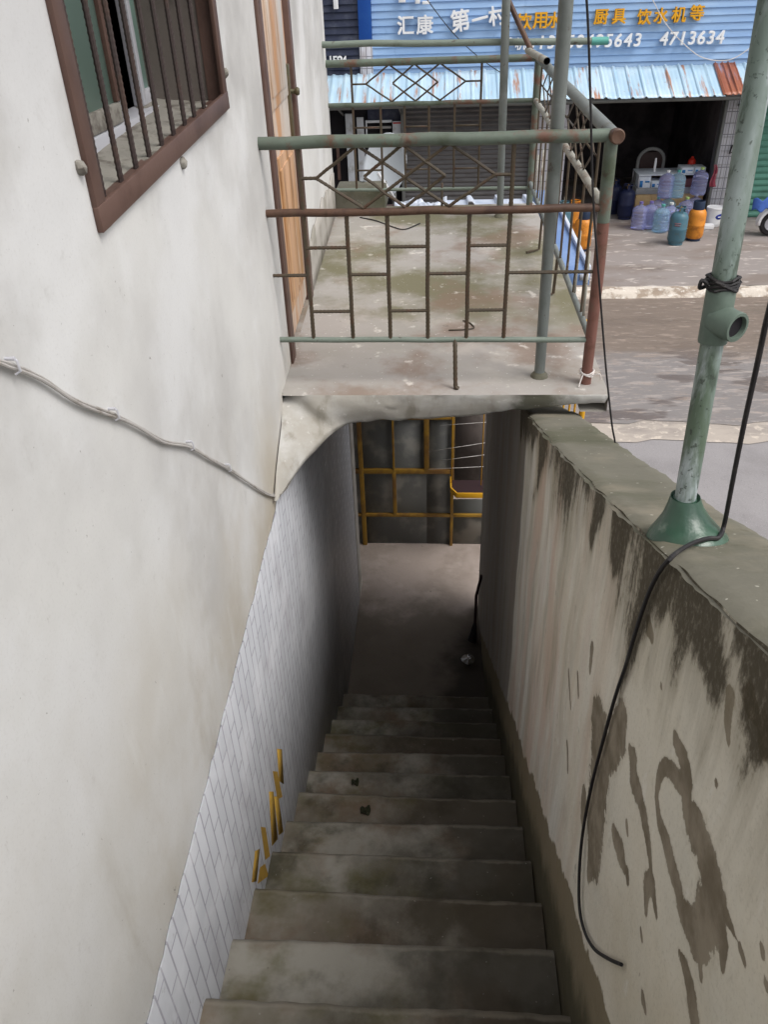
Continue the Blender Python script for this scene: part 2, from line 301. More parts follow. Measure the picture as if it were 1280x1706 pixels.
M['white_plastic'] = simple('white_plastic', L(224,224,226), .4, 0, L(190,188,186), 6, .55, .75, .6)
M['logo_blue'] = simple('blue_label', L(40,60,150), .5)
M['dish'] = simple('white_dish', L(196,202,208), .45, 0, L(150,150,146), 5, .52, .7, .7)
M['cloth_blue'] = simple('blue_cloth', L(58,90,160), .8, 0, L(40,64,120), 9, .45, .7, .8, .4)
M['pinkrag'] = simple('red_rag', L(150,70,84), .9, 0, L(190,150,150), 12, .5, .7, .8)
M['leaf'] = simple('dead_leaf', L(52,54,38), .9); M['foil'] = simple('crinkled_foil', L(190,190,190), .25, .9)
M['maroon'] = simple('maroon_plastic', L(48,30,32), .5); M['string'] = simple('white_string', L(206,200,196), .8)
M['chair'] = simple('brown_chair', L(66,50,48), .6, 0, L(90,74,70), 6)
# ground
m = Mat('asphalt', L(146,142,142), .9); m.layer(L(132,128,128), 1.2, .42, .65, .8); m.layer(L(176,172,174), 90, .58, .7, .6, detail=2); m.layer(L(112,112,118), 2.1, .6, .76, .5, off=(4,1,0)); m.layer(L(96,94,98), 120, .6, .7, .6, detail=2, off=(1,1,1)); m.bump(m.noise(120), .3, .004); M['asphalt'] = m.out()
m = Mat('worn_muddy_road', L(128,123,121), .8); x = m.xyz()
m.layer(L(160,151,145), 4, .5, .6, .75, (.5,1.8,1), detail=9, rough=.7)
pud = m.ss(m.noise(1.1, (.45,1.3,1), 5, off=(2.3,.4,0)), .53, .57); m.mix(m.math('MULTIPLY', pud, m.ss(x[1], 11.5, 10.6, .9)), L(104,95,91))
brown = m.ss(m.math('ADD', x[1], m.math('MULTIPLY_ADD', m.noise(2.2, (.5,1,1)), 1.2, -.6)), 10.5, 11.1, .8); m.mix(brown, L(116,102,90))
m.layer(L(166,150,138), 7, .54, .64, .45, (.4,1.5,1), off=(3,2,0), detail=9, rough=.7)
m.layer(L(206,198,192), 16, .64, .70, .6, (.3,2.2,1), off=(5,5,0), detail=6); m.layer(L(112,94,80), 24, .6, .72, .5, (.6,1.4,1)); m.bump(m.noise(14, (.6,1.5,1), 8), .4, .02)
rr = m.n('ShaderNodeMapRange'); m.link(pud, rr.inputs['Value']); rr.inputs['To Min'].default_value = .85; rr.inputs['To Max'].default_value = .35; m.link(rr.outputs[0], m.p.inputs['Roughness'])
M['mud'] = m.out()
m = Mat('sandy_strip', L(172,162,152), .9); m.layer(L(142,134,128), 3, .45, .65, .8, (.5,1.5,1)); m.layer(L(206,194,180), 9, .55, .68, .7); m.bump(m.noise(30), .4, .01); M['sand'] = m.out()
m = Mat('broken_kerb', L(206,196,184), .9); m.layer(L(150,134,118), 3.4, .46, .6, .9, (1,2,1)); m.layer(L(226,220,212), 12, .55, .65, .7); m.bump(m.noise(24, detail=8), .6, .03); M['kerb'] = m.out()
m = Mat('apron_concrete', L(144,136,132), .8); m.layer(L(126,114,106), 1.0, .44, .64, .85, (.5,1.2,1), off=(2,2,0)); m.layer(L(96,88,82), 1.6, .56, .72, .8, (.6,1,1), off=(6,3,0)); m.layer(L(200,190,182), 6, .57, .68, .7, (.5,1.4,1), detail=9); m.bump(m.noise(14), .3, .01); M['apron'] = m.out()
M['earth'] = simple('bare_earth', L(140,128,116), .95, 0, L(110,98,86), 1, .4, .7, .8)
M['roof'] = simple('grey_roof', L(110,108,106), .8)

# ------------------------------------------------------------------ mesh helpers
def origin(parent):
    while parent is not None and parent.parent is not None: parent = parent.parent
    return parent.location.copy() if parent is not None else Vector((0,0,0))
class MB:
    def __init__(s): s.b = bmesh.new(); s.smooth = True
    def quad(s, *pts):
        return s.b.faces.new([s.b.verts.new(Vector(p)) for p in pts])
    def box(s, x0, x1, y0, y1, z0, z1, bev=0):
        return s.obox(Vector(((x0+x1)/2, (y0+y1)/2, (z0+z1)/2)), Vector((1,0,0)), Vector((0,1,0)), Vector((0,0,1)), x1-x0, y1-y0, z1-z0, bev)
    def obox(s, c, ax, ay, az, sx, sy, sz, bev=0):
        c = Vector(c); v = []
        for k in (-.5,.5):
            for j in (-.5,.5):
                for i in (-.5,.5): v.append(s.b.verts.new(c + ax*(i*sx) + ay*(j*sy) + az*(k*sz)))
        fs = [s.b.faces.new([v[i] for i in q]) for q in ((0,2,3,1),(4,5,7,6),(0,1,5,4),(2,6,7,3),(0,4,6,2),(1,3,7,5))]
        if bev:
            es = list({e for f in fs for e in f.edges}); bmesh.ops.bevel(s.b, geom=es, offset=bev, segments=2, affect='EDGES', profile=.5)
        return s
    def bar(s, a, b, wd, ht, up=(0,0,1), bev=0):
        a, b = Vector(a), Vector(b); ay = (b-a).normalized(); ax = ay.cross(Vector(up)).normalized(); az = ax.cross(ay)
        return s.obox((a+b)/2, ax, ay, az, wd, (b-a).length, ht, bev)
    def tube(s, pts, r, seg=10, cap=True, open_end=False, twist=0):
        pts = [Vector(p) for p in pts]
        if twist:                                             # ribbed bar: subdivide and alternate the radius
            q = [pts[0]]
            for a, b in zip(pts, pts[1:]):
                n = max(2, int((b-a).length/twist)); q += [a.lerp(b, (i+1)/n) for i in range(n)]
            pts = q
        rs = r if isinstance(r, (list, tuple)) else [r*(1.16 if (twist and i % 3 == 1) else 1) for i in range(len(pts))]
        prev = None; rings = []
        for i, p in enumerate(pts):
            t = (pts[min(i+1, len(pts)-1)] - pts[max(i-1, 0)]).normalized()
            if prev is None:
                a = Vector((0,0,1)) if abs(t.z) < .9 else Vector((1,0,0)); n = t.cross(a).normalized()
            else: n = (prev - t*(prev @ t)).normalized()
            prev = n; bn = t.cross(n)
            rings.append([s.b.verts.new(p + (n*math.cos(2*math.pi*k/seg) + bn*math.sin(2*math.pi*k/seg))*rs[i]) for k in range(seg)])
        for a, b in zip(rings, rings[1:]):
            for k in range(seg): s.b.faces.new((a[k], a[(k+1)%seg], b[(k+1)%seg], b[k]))
        if cap:
            s.b.faces.new(list(reversed(rings[0])))
            if not open_end: s.b.faces.new(rings[-1])
        return s
    def lathe(s, prof, c=(0,0,0), axis=(0,0,1), seg=20, cap=True):
        c = Vector(c); axis = Vector(axis).normalized(); a = Vector((1,0,0)) if abs(axis.x) < .9 else Vector((0,1,0))
        n = axis.cross(a).normalized(); bn = axis.cross(n); rings = []
        for r, h in prof:
            rings.append([s.b.verts.new(c + axis*h + (n*math.cos(2*math.pi*k/seg) + bn*math.sin(2*math.pi*k/seg))*max(r, 1e-4)) for k in range(seg)])
        for a, b in zip(rings, rings[1:]):
            for k in range(seg): s.b.faces.new((a[k], a[(k+1)%seg], b[(k+1)%seg], b[k]))
        if cap: s.b.faces.new(list(reversed(rings[0]))); s.b.faces.new(rings[-1])
        return s
    def grid(s, fn, nu, nv):                                  # fn(u,v) -> point
        v = [[s.b.verts.new(Vector(fn(i/nu, j/nv))) for j in range(nv+1)] for i in range(nu+1)]
        for i in range(nu):
            for j in range(nv): s.b.faces.new((v[i][j], v[i+1][j], v[i+1][j+1], v[i][j+1]))
        return v
    def prism(s, pts, d):                                     # polygon pushed along d into a solid
        d = Vector(d); a = [s.b.verts.new(Vector(p)) for p in pts]; b = [s.b.verts.new(Vector(p)+d) for p in pts]; n = len(a)
        s.b.faces.new(a); s.b.faces.new(list(reversed(b)))
        for i in range(n): s.b.faces.new((a[i], b[i], b[(i+1)%n], a[(i+1)%n]))
        return s
    def build(s, name, mat, parent=None, solid=0, ang=38, normals=True):
        b = s.b
        if normals: bmesh.ops.recalc_face_normals(b, faces=b.faces)
        og = origin(parent)
        for v in b.verts: v.co -= og
        for e in b.edges:
            if len(e.link_faces) == 2: e.smooth = e.calc_face_angle(0) < R_(ang)
        me = bpy.data.meshes.new(name); b.to_mesh(me); b.free()
        me.polygons.foreach_set('use_smooth', [True]*len(me.polygons))
        me.materials.append(M[mat] if isinstance(mat, str) else mat)
        o = bpy.data.objects.new(name, me); COL.objects.link(o)
        if parent is not None: o.parent = parent
        if solid:
            md = o.modifiers.new('solid', 'SOLIDIFY'); md.thickness = solid; md.offset = 0
        return o
def tag(o, label, cat, group=None):
    o['label'] = label; o['category'] = cat
    if group: o['group'] = group
    return o
def thing(name, label, cat, loc=(0,0,0), group=None):
    o = bpy.data.objects.new(name, None); COL.objects.link(o); o.location = loc; o.empty_display_size = .1
    return tag(o, label, cat, group)
def struct(o, kind='structure'): o['kind'] = kind; return o
def dup(root, loc, rotz=0, label=None, name=None):
    r = root.copy(); COL.objects.link(r); r.location = loc; r.rotation_euler = (0,0,rotz)
    if label: r['label'] = label
    for ch in list(root.children):
        c = ch.copy(); COL.objects.link(c); c.parent = r
        for g in list(ch.children):
            d = g.copy(); COL.objects.link(d); d.parent = c
    return r
def wob(a, b, n, amp, seed=0):                                # slightly uneven line
    a, b = Vector(a), Vector(b); out = []
    for i in range(n+1):
        p = a.lerp(b, i/n); k = amp*(0 if i in (0, n) else 1)
        out.append(p + Vector((noise.noise((i*.7, seed, 0)), noise.noise((i*.7, seed, 5)), noise.noise((i*.7, seed, 9))))*k)
    return out
def curve(pts, n=6):                                          # Catmull-Rom through points
    pts = [Vector(p) for p in pts]; P = [pts[0]*2-pts[1]] + pts + [pts[-1]*2-pts[-2]]; out = []
    for i in range(1, len(P)-2):
        for k in range(n):
            t = k/n; a, b, c, d = P[i-1:i+3]
            out.append(.5*((2*b) + (c-a)*t + (2*a-5*b+4*c-d)*t*t + (3*b-a-3*c+d)*t**3))
    return out + [pts[-1]]

# ------------------------------------------------------------------ ground
GZ = -.05
def sheet(name, mat, x0, x1, y0, y1, z, nx=40, ny=20, rough=0, edge=0):
    b = MB()
    def fn(u, v):
        x = x0+(x1-x0)*u; y = y0+(y1-y0)*v
        if edge and v in (0, 1): y += edge*noise.noise((x*1.3, v*9, 3)) + edge*.5*noise.noise((x*5, v*9, 3))
        return (x, y, z + rough*noise.noise((x*.8, y*.8, 0)))
    b.grid(fn, nx, ny); return struct(b.build(name, mat))
sheet('ground', 'earth', -150, 150, -60, 250, -.06, 4, 4)
sheet('asphalt_road', 'asphalt', -25, 30, 6.6, 8.62, -.045, 160, 6)
sheet('asphalt_pavement', 'asphalt', .66, 30, -12, 6.6, -.045, 4, 8)
sheet('sandy_verge', 'sand', -25, 30, 8.3, 8.95, -.037, 260, 4, 0, .12)
sheet('muddy_road', 'mud', -25, 30, 8.75, 13.22, -.030, 260, 20, 0, .16)
b = MB(); b.grid(lambda u, v: (-25+55*u, 13.06+.24*v + .05*noise.noise((u*90, v*2, 1)), -.03 + .12*min(1, v*2.2) + .018*noise.noise((u*160, v*4, 2))), 360, 5)
struct(b.build('kerb', 'kerb'))
sheet('shop_apron', 'apron', -25, 30, 13.30, 17.6, .088, 60, 10, .006)
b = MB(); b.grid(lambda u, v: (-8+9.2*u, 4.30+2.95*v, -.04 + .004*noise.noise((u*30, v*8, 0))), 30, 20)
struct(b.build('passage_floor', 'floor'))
# ------------------------------------------------------------------ the house on the left
XL = -.69; YAW = .033
def xw(y): return XL if y <= 3.2 else XL - YAW*(y-3.2)
def onW(px, py, off=0):                                       # the upper wall beyond the slab's front edge
    d = _ray(px, py); t = (XL + YAW*3.2 + off)/(d.x + YAW*d.y); p = O_ + d*t
    return p if p.y > 3.2 else onX(px, py, XL+off)
SLAB = 3.05
house = thing('house', 'off-white plastered house whose side wall with barred window and worn door lines the stairs', 'house', (XL, 3.2, 0))
ycorner = onW(556, 300).y
# window hole corners, bottom left, bottom right, top right, top left
hb0, hb1 = onX(163, 388, XL), onX(376, 182, XL); TOPZ = 5.75
h0 = Vector((XL, hb0.y+.022, hb0.z+.026)); h1 = Vector((XL, hb1.y-.022, hb1.z+.026)); h2 = Vector((XL, hb1.y-.022, TOPZ)); h3 = Vector((XL, hb0.y+.022, TOPZ))
d0, d1 = 3.555, 4.47; DTOP = 5.12
b = MB(); HT = 7.2; YB = -4.0
def wq(y0, z0a, z0b, y1, z1a, z1b, nu=1, nv=1):               # quad on the wall, uneven by a few mm
    def fn(u, v):
        y = y0+(y1-y0)*u; lo = z0a+(z1a-z0a)*u; hi = z0b+(z1b-z0b)*u; z = lo+(hi-lo)*v
        return (xw(y), y, z)
    b.grid(fn, nu, nv)
wq(YB, 2.2, HT, h0.y, 2.2, HT); wq(h0.y, 2.2, h0.z, h1.y, 2.2, h1.z); wq(h0.y, TOPZ, HT, h1.y, TOPZ, HT)
wq(h1.y, 2.2, HT, 3.2, 2.2, HT)
wq(3.2, SLAB, HT, d0, SLAB, HT); wq(d0, DTOP, HT, d1, DTOP, HT); wq(d1, SLAB, HT, ycorner, SLAB, HT)
yc = ycorner; xc = xw(yc)
b.quad((xc, yc, 2.9), (xc-7, yc, 2.9), (xc-7, yc, HT), (xc, yc, HT))
b.quad((XL, YB, 0), (XL-7, YB, 0), (XL-7, YB, HT), (XL, YB, HT)); b.quad((XL-7, YB, 0), (XL-7, yc, 0), (XL-7, yc, HT), (XL-7, YB, HT))
b.quad((XL, YB, 0), (XL, YB, 2.2), (XL, 3.2, 2.2), (XL, 3.2, 0)); b.quad((XL-.002, 3.2, -.1), (XL-.002, 3.2, 2.93), (XL-.002, 5.64, 2.93), (XL-.002, 5.64, -.1))
b.quad((XL-.002, 5.64, -.1), (XL-7, 5.64, -.1), (XL-7, 5.64, 2.93), (XL-.002, 5.64, 2.93)); b.quad((XL, 5.64, 2.92), (XL-7, 5.64, 2.92), (XL-7, yc, 2.92), (xc, yc, 2.92))
# door reveal
for y in (d0, d1): b.quad((xw(y), y, SLAB), (xw(y)-.12, y, SLAB), (xw(y)-.12, y, DTOP), (xw(y), y, DTOP))
b.quad((xw(d0), d0, DTOP), (xw(d0)-.12, d0, DTOP), (xw(d1)-.12, d1, DTOP), (xw(d1), d1, DTOP))
wall = b.build('wall', 'plaster', house, normals=False)
b = MB(); b.box(XL-7.3, XL+.06, YB-.3, yc+.25, HT+.003, HT+.16, .01); b.build('roof', 'roof', house)
b = MB(); b.quad((-2.6, .4, 3.4), (-2.6, 4.4, 3.4), (-2.6, 4.4, 6.2), (-2.6, .4, 6.2)); b.quad((-2.6, .4, 3.4), (-.95, .4, 3.4), (-.95, 4.4, 3.4), (-2.6, 4.4, 3.4)); b.quad((-2.6, .4, 6.2), (-.95, .4, 6.2), (-.95, 4.4, 6.2), (-2.6, 4.4, 6.2)); b.quad((-2.6, .4, 3.4), (-.95, .4, 3.4), (-.95, .4, 6.2), (-2.6, .4, 6.2)); b.quad((-2.6, 4.4, 3.4), (-.95, 4.4, 3.4), (-.95, 4.4, 6.2), (-2.6, 4.4, 6.2))
b.build('room', 'dark', house)
MB().box(XL-.002, XL+.55, .3, 3.05, 5.86, 5.95, .01).build('added_shade_hood', 'plaster_grey', house)  # unseen hood, added to keep sky light off the upper wall
# grey skirting on the terrace
b = MB()
def skz(y): return .30 + .05*noise.noise((y*4, 0, 0))
def fsk(u, v):
    y = d1+.10+(ycorner-.002-d1-.10)*u; return (xw(y)+.004, y, SLAB-.01 + (skz(y)+.01)*v)
b.grid(fsk, 30, 3); b.build('skirting', 'plaster_grey', house, solid=.004)
# tiles along the stairs
def ztile(y): return 2.607 + .0895*(y-1.7)
b = MB()
def ft(u, v):
    y = -2.5 + (5.64+2.5)*u; zt = ztile(y) if y < 2.8 else min(2.93, ztile(2.8) + (y-2.8)*.8)
    zt += .014*noise.noise((y*5, 0, 3)) + .012*noise.noise((y*17, 0, 3)) + .008*noise.noise((y*50, 0, 3)) if y < 2.8 else 0
    return (XL+.0045, y, -.05 + (zt+.05)*v)
b.grid(ft, 220, 2); b.build('tile_cladding', 'tiles', house, solid=.005)
b = MB(); b.box(XL-.05, XL+.012, 5.44, 5.652, -.05, 2.9, .004); b.build('corner_pilaster', 'plaster_grey', house)
# ochre mortar where tiles fell off
for qd in (((588,598),(600,600),(608,740),(597,728)), ((571,688),(582,690),(602,792),(590,802)), ((556,770),(566,770),(583,962),(568,990)), ((575,790),(586,790),(606,932),(596,946)),
           ((523,912),(534,915),(552,1030),(541,1046)), ((500,1010),(511,1000),(498,1132),(486,1136)), ((520,1076),(532,1060),(546,1110),(510,1142))):
    b = MB(); b.prism([onX(220+a*.4138, 1000+c*.4138, XL+.0073) for a, c in [(qd[0][0]-5, qd[0][1]), (qd[1][0]+3, qd[1][1]), (qd[2][0]+3, qd[2][1]), (qd[3][0]-5, qd[3][1])]], (.0006,0,0)); b.build('mortar_patch', 'yellow_mortar', house)
# window
win = MB()
e = .045
for a, c in ((h0, h1), (h1, h2), (h2, h3), (h3, h0)):
    dd = (c-a).normalized()*.0255
    win.bar(a - dd + Vector((.006 + (.0015 if a is h0 or a is h2 else 0),0,0)), c + dd + Vector((.006 + (.0015 if a is h0 or a is h2 else 0),0,0)), .05, .012, up=(1,0,0), bev=.002)
    win.bar(a + Vector((-.02,0,0)), c + Vector((-.02,0,0)), .008, .05, up=(1,0,0))
wf = win.build('window', 'brown_frame', house)
b = MB(); DR = .24
hd = [Vector((XL-.003, p.y, p.z)) for p in (h0, h1, h2, h3)]
for i in (1, 2, 3):
    a, c = hd[i], hd[(i+1)%4]; k = Vector((-DR,0,0)); b.quad(a, c, c+k, a+k)
b.build('reveal', 'reveal', wf)
b = MB(); b.grid(lambda u, v: hd[0].lerp(hd[1], u) + Vector((-DR*v, 0, .012*v + .006*noise.noise((u*14, v*4, 0)))), 24, 8); b.build('sill', 'sill_dust', wf)
for i in range(9):
    f = .105 + .098*i + .006*rnd.uniform(-1, 1); lo = h0.lerp(h1, f) + Vector((-.03,0,.0)); hi = Vector((XL-.03, lo.y+.012*rnd.uniform(-1,1), TOPZ))
    MB().tube([lo, hi], .0066, 8, twist=.0046).build('bar', 'win_bar', wf)
xs = XL-DR+.03
def sz(y, z): return Vector((xs, y, z))
yA, yB_ = h0.y, h1.y; zb = h0.z + .05
def wy(px, py): return onX(px, py, xs).y
k0, k1, k2, k3, k4 = wy(183,173), wy(196,187), wy(244,170), wy(281,157), wy(292,153)
b = MB(); b.box(xs-.05, xs+.035, yA+.002, yB_-.002, zb-.045, zb+.018, .003); b.build('window_track', 'alu', wf)
b = MB(); b.box(xs+.012, xs+.018, yA-.3, k0-.02, zb+.07, TOPZ-.002); b.build('pane', 'green_glass', wf)
b = MB(); b.box(xs+.0, xs+.03, yA-.3, k0, zb+.02, zb+.07, .003); b.build('sash_rail', 'sill_dust', wf)
b = MB(); b.box(xs+.0, xs+.03, k0-.02, k0+.012, zb+.0715, TOPZ-.002, .003); b.build('sash_stile', 'brown_frame', wf)
b = MB(); b.box(xs+.0, xs+.03, k0+.014, k1, zb+.02, TOPZ-.002, .003); b.build('sash_stile', 'alu', wf)
b = MB(); b.box(xs-.042, xs-.008, k2, k2+.03, zb+.02, TOPZ-.004, .003); b.build('sash_stile', 'alu', wf)
b = MB(); b.box(xs-.042, xs-.008, k3, k4, zb+.02, TOPZ-.004, .003); b.build('sash_stile', 'alu', wf)
b = MB(); b.box(xs-.030, xs-.024, k2+.031, k3-.001, zb+.06, TOPZ-.005); b.build('pane', 'green_glass', wf)
b = MB(); b.box(xs-.041, xs-.009, k2+.031, k3-.001, zb+.02, zb+.06, .003); b.build('sash_rail', 'alu', wf)
b = MB(); b.box(xs-.06, xs+.03, k4+.002, yB_+.02, zb+.02, TOPZ, .003); b.build('jamb_fill', 'reveal', wf)
for p in ((130,280),(302,272),(372,122)):                     # mortar dabs that fix the grille
    q = onX(*p, XL); b = MB(); b.lathe([(.001,-.012),(.012,-.008),(.016,.002),(.012,.012),(.001,.018)], q, (1,.2,.3), 8)
    for v in b.b.verts: v.co += Vector((noise.noise(v.co*60), noise.noise(v.co*60+Vector((5,0,0))), noise.noise(v.co*60+Vector((0,5,0)))))*.006
    b.build('mortar_dab', 'sill_dust', wf)
# door
nrm = Vector((1, YAW, 0)).normalized(); al = Vector((-YAW, 1, 0)).normalized(); up = Vector((0,0,1))
def dp(y, z, off): return Vector((xw(y)+off, y, z))
b = MB()
for y in (d0+.03, d1-.035): b.bar(dp(y, SLAB, -.015), dp(y, DTOP, -.015), .07, .06, up=nrm, bev=.004)
b.bar(dp(d0+.06, DTOP-.035, -.0155), dp(d1-.06, DTOP-.035, -.0155), .06, .07, up=up)
for y, q in ((d0-.005, 1), (d1+.005, 1)): b.bar(dp(y, SLAB-.005, .006), dp(y, DTOP+.03, .006), .05, .014, up=nrm, bev=.003)
door = b.build('door', 'brown_frame', house)
b = MB(); b.obox(dp((d0+d1)/2, (SLAB+.03+DTOP-.07)/2, -.028), al, up, nrm, d1-d0-.135, DTOP-SLAB-.105, .03, .003); b.build('door_leaf', 'door', door)
yc_ = (d0+d1)/2; pw = (d1-d0)-.34
for z0, z1 in ((SLAB+.16, SLAB+.86), (SLAB+1.05, SLAB+1.85)):
    b = MB()
    for a in range(4):
        pass
    b.obox(dp(yc_, (z0+z1)/2, -.010), al, up, nrm, pw, z1-z0, .012, .006)
    b.obox(dp(yc_, (z0+z1)/2, -.003), al, up, nrm, pw-.1, z1-z0-.1, .012, .005)
    b.build('door_panel', 'door_panel' if z0 < SLAB+.5 else 'door', door)
b = MB(); b.quad(dp(d0, SLAB+.004, .003), dp(d1, SLAB+.004, .003), dp(d1, SLAB+.006, -.119), dp(d0, SLAB+.006, -.119)); b.build('threshold', 'slab', door)
b = MB(); b.obox(dp(d1-.125, SLAB+1.0, -.008), al, up, nrm, .05, .36, .02, .004); b.build('lock_plate', 'lock', door)
b = MB(); b.lathe([(.012,0),(.010,.016),(.017,.022),(.019,.032),(.014,.040),(.002,.042)], dp(d1-.11, SLAB+1.06, .002), nrm, 12); b.build('knob', 'lock', door)

# ------------------------------------------------------------------ stairs
NR, RUN = .1757, .2745
def nz_(k): return 2.07 - NR*k
def ny_(k): return 1.133 + RUN*k
stairs = thing('staircase', 'narrow worn concrete stairs stained with moss leading down under the slab', 'stairs', (-.14, 4.15, -.04))
XR = .40
for k in range(-11, 12):
    b = MB(); y1 = ny_(k); y0 = ny_(k-1)-.02; z1 = nz_(k); sk = .012*math.sin(k*2.1)
    x0, x1 = XL+.0, XR-.004; zb_ = z1-NR-.06 if k < 11 else -.05
    def top(u, v):
        x = x0+(x1-x0)*u; y = y0+(y1-y0)*v
        y += (.006*noise.noise((x*3, k*3.3, 0)) + .003*noise.noise((x*17, k*3.3, 4)) - .014*max(0, noise.noise((x*9, k*7.3, 2))-.35) + sk*(u-.5)) * (1 if v > .9 else 0)
        z = z1 + .004*noise.noise((x*5, y*5, k)) - (.012*max(0, v-.94)/.06 if v > .93 else 0) - .004*noise.noise((x*22, k, 0))*(v > .9)
        return (x, y, z)
    vs = b.grid(top, 44, 16)
    fr = [vs[i][16] for i in range(45)]
    lo = [b.b.verts.new(Vector((v.co.x, v.co.y-.006, zb_))) for v in fr]
    for i in range(44): b.b.faces.new((fr[i], fr[i+1], lo[i+1], lo[i]))
    nose = [j >= 15 for i in range(45) for j in range(17)] + [False]*45
    o = b.build('step', 'step', stairs, normals=False); at = o.data.attributes.new('nose', 'FLOAT', 'POINT'); at.data.foreach_set('value', np.array(nose, np.float32))
b = MB(); b.box(XL+.001, XR-.002, -4.0, ny_(-12), 3.9, nz_(-12)); b.build('landing', 'step', stairs)

# ------------------------------------------------------------------ right stair wall
sw = thing('stair_wall', 'weathered parapet wall right of the stairs with peeling plaster and black mould under a mossy coping', 'wall', (.51, 2, 0))
def zcop(y): return 3.895 - .388*(y-.73) + (.012*(y-1.3)*(y-2.8) if .7 < y < 3.3 else 0)
def zwall(y): return zcop(y)-.004 if y < 3.2 else 2.93
PEEL3 = [
 [(690,565,16),(720,640,24),(737,730,26),(735,840,28),(760,905,42),(795,960,48),(815,1050,52),(835,1130,58),(850,1200,54),(820,1290,60),(785,1350,46),(768,1425,12)],
 [(868,1270,26),(882,1370,24),(878,1475,12)], [(790,1400,14),(797,1520,10)], [(880,1240,14),(925,1335,8)], [(790,870,14),(790,930,22)],
 [(745,740,18),(708,745,18),(682,700,18),(645,668,14),(622,710,13),(614,790,9),(628,900,14),(650,970,20),(675,1060,24),(700,1140,24),(715,1240,26),(750,1310,36)],
 [(505,600,8),(520,655,20),(522,720,24),(548,790,18),(568,880,18),(584,1000,15),(592,1095,8),(578,1150,20),(575,1250,9)], [(598,1150,15),(617,1265,7)],
 [(368,420,10),(382,500,34),(392,600,50),(385,700,46),(376,800,46),(365,900,40),(362,1000,32),(338,1105,8)], [(475,470,24),(460,540,34),(430,620,26)], [(325,790,12),(315,880,8)],
 [(446,940,12),(470,1010,18),(486,1075,9)], [(498,1100,9),(500,1120,8)], [(494,900,7),(496,935,6)],
 [(708,1420,8),(735,1500,20),(757,1600,28),(772,1706,32),(780,1780,30)],
 [(915,390,26),(900,500,20),(902,575,10)], [(990,400,40),(1010,440,30)], [(1050,500,36),(1052,600,30)], [(555,1330,6),(558,1355,7)], [(948,1390,9),(970,1462,9)], [(850,735,6),(852,742,6)], [(565,1610,12),(572,1640,8)], [(632,345,8),(634,352,6)], [(360,190,8),(350,280,5)], [(580,110,16),(590,140,12)],
 [(265,290,4),(275,430,3)], [(300,300,4),(305,380,4)], [(255,580,4),(257,680,4)], [(1055,1540,8),(1060,1560,8)], [(1040,1400,10),(1045,1430,8)]]
def z3(a, c): return (840 + a*.41392, 1000 + c*.41392)
segs = []
for ln in PEEL3:
    q = []
    for a, c, r in ln:
        p = onX(*z3(a, c), XR); p2 = onX(*z3(a+r, c), XR); q.append((p.y, p.z, max(.007, .68*((p2.y-p.y)**2+(p2.z-p.z)**2)**.5)))
    segs += list(zip(q, q[1:]))
MOULD = [[(1130,905,.05),(1105,945,.07),(1082,990,.06),(1060,1050,.045),(1044,1110,.03),(1030,1160,.02)], [(1000,840,.05),(985,900,.04)], [(1275,1120,.08),(1270,1190,.06),(1265,1230,.03)], [(1180,1040,.06),(1190,1110,.05)], [(905,745,.09),(890,830,.05)], [(870,700,.05),(866,800,.03),(862,900,.02)], [(1030,880,.06),(1020,930,.05)]]
msegs = []
for ln in MOULD:
    q = [(*onX(a, c, XR).yz, r*1.3) for a, c, r in ln]; msegs += list(zip(q, q[1:]))
def stroke(Y, Z, ss):
    out = np.full(Y.shape, -1.0)
    for (ay, az, ar), (by, bz, br) in ss:
        dy, dz = by-ay, bz-az; t = np.clip(((Y-ay)*dy + (Z-az)*dz)/(dy*dy+dz*dz+1e-9), 0, 1)
        d = np.hypot(Y-ay-t*dy, Z-az-t*dz); r = ar + (br-ar)*t; out = np.maximum(out, np.clip(1-d/r, -1, 1))
    return out
ys = np.concatenate([np.linspace(-3, .3, 24)[:-1], np.linspace(.3, 3.2, 330)[:-1], np.linspace(3.2, 5.35, 60)])
NV = 190
b = MB()
vg = []
for y in ys:
    zt = zwall(y) ; st_ = max(-.1, 2.07 - NR*(y-1.133)/RUN - .5); col_ = []
    for j in range(NV+1):
        z = st_ + (zt-st_)*j/NV; x = XR - .0186*max(0, y-3.2) + .006*noise.noise((y*1.6, z*1.6, 0)) + .003*noise.noise((y*6, z*6, 3))
        if j == NV: x += .006*noise.noise((y*9, 0, 7)) + .002
        col_.append(b.b.verts.new((x, y, z + (.006*noise.noise((y*14, 1, 0)) if j == NV and y < 3.1 else 0))))
    vg.append(col_)
for a, c in zip(vg, vg[1:]):
    for j in range(NV): b.b.faces.new((a[j], a[j+1], c[j+1], c[j]))
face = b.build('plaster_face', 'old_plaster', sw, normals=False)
N_ = len(face.data.vertices); cov = np.empty(N_*3); face.data.vertices.foreach_get('co', cov); cov = cov.reshape(-1, 3); Y = cov[:,1] + 2; Z = cov[:,2]
for nm, arr in (('peel', stroke(Y, Z, segs)), ('mould', np.clip(stroke(Y, Z, msegs), -.05, 1)*1.4), ('below_coping', np.array([zwall(y) for y in Y])-Z), ('above_stair', Z - (2.07-NR*(Y-1.133)/RUN))):
    at = face.data.attributes.new(nm, 'FLOAT', 'POINT'); at.data.foreach_set('value', arr.astype(np.float32))
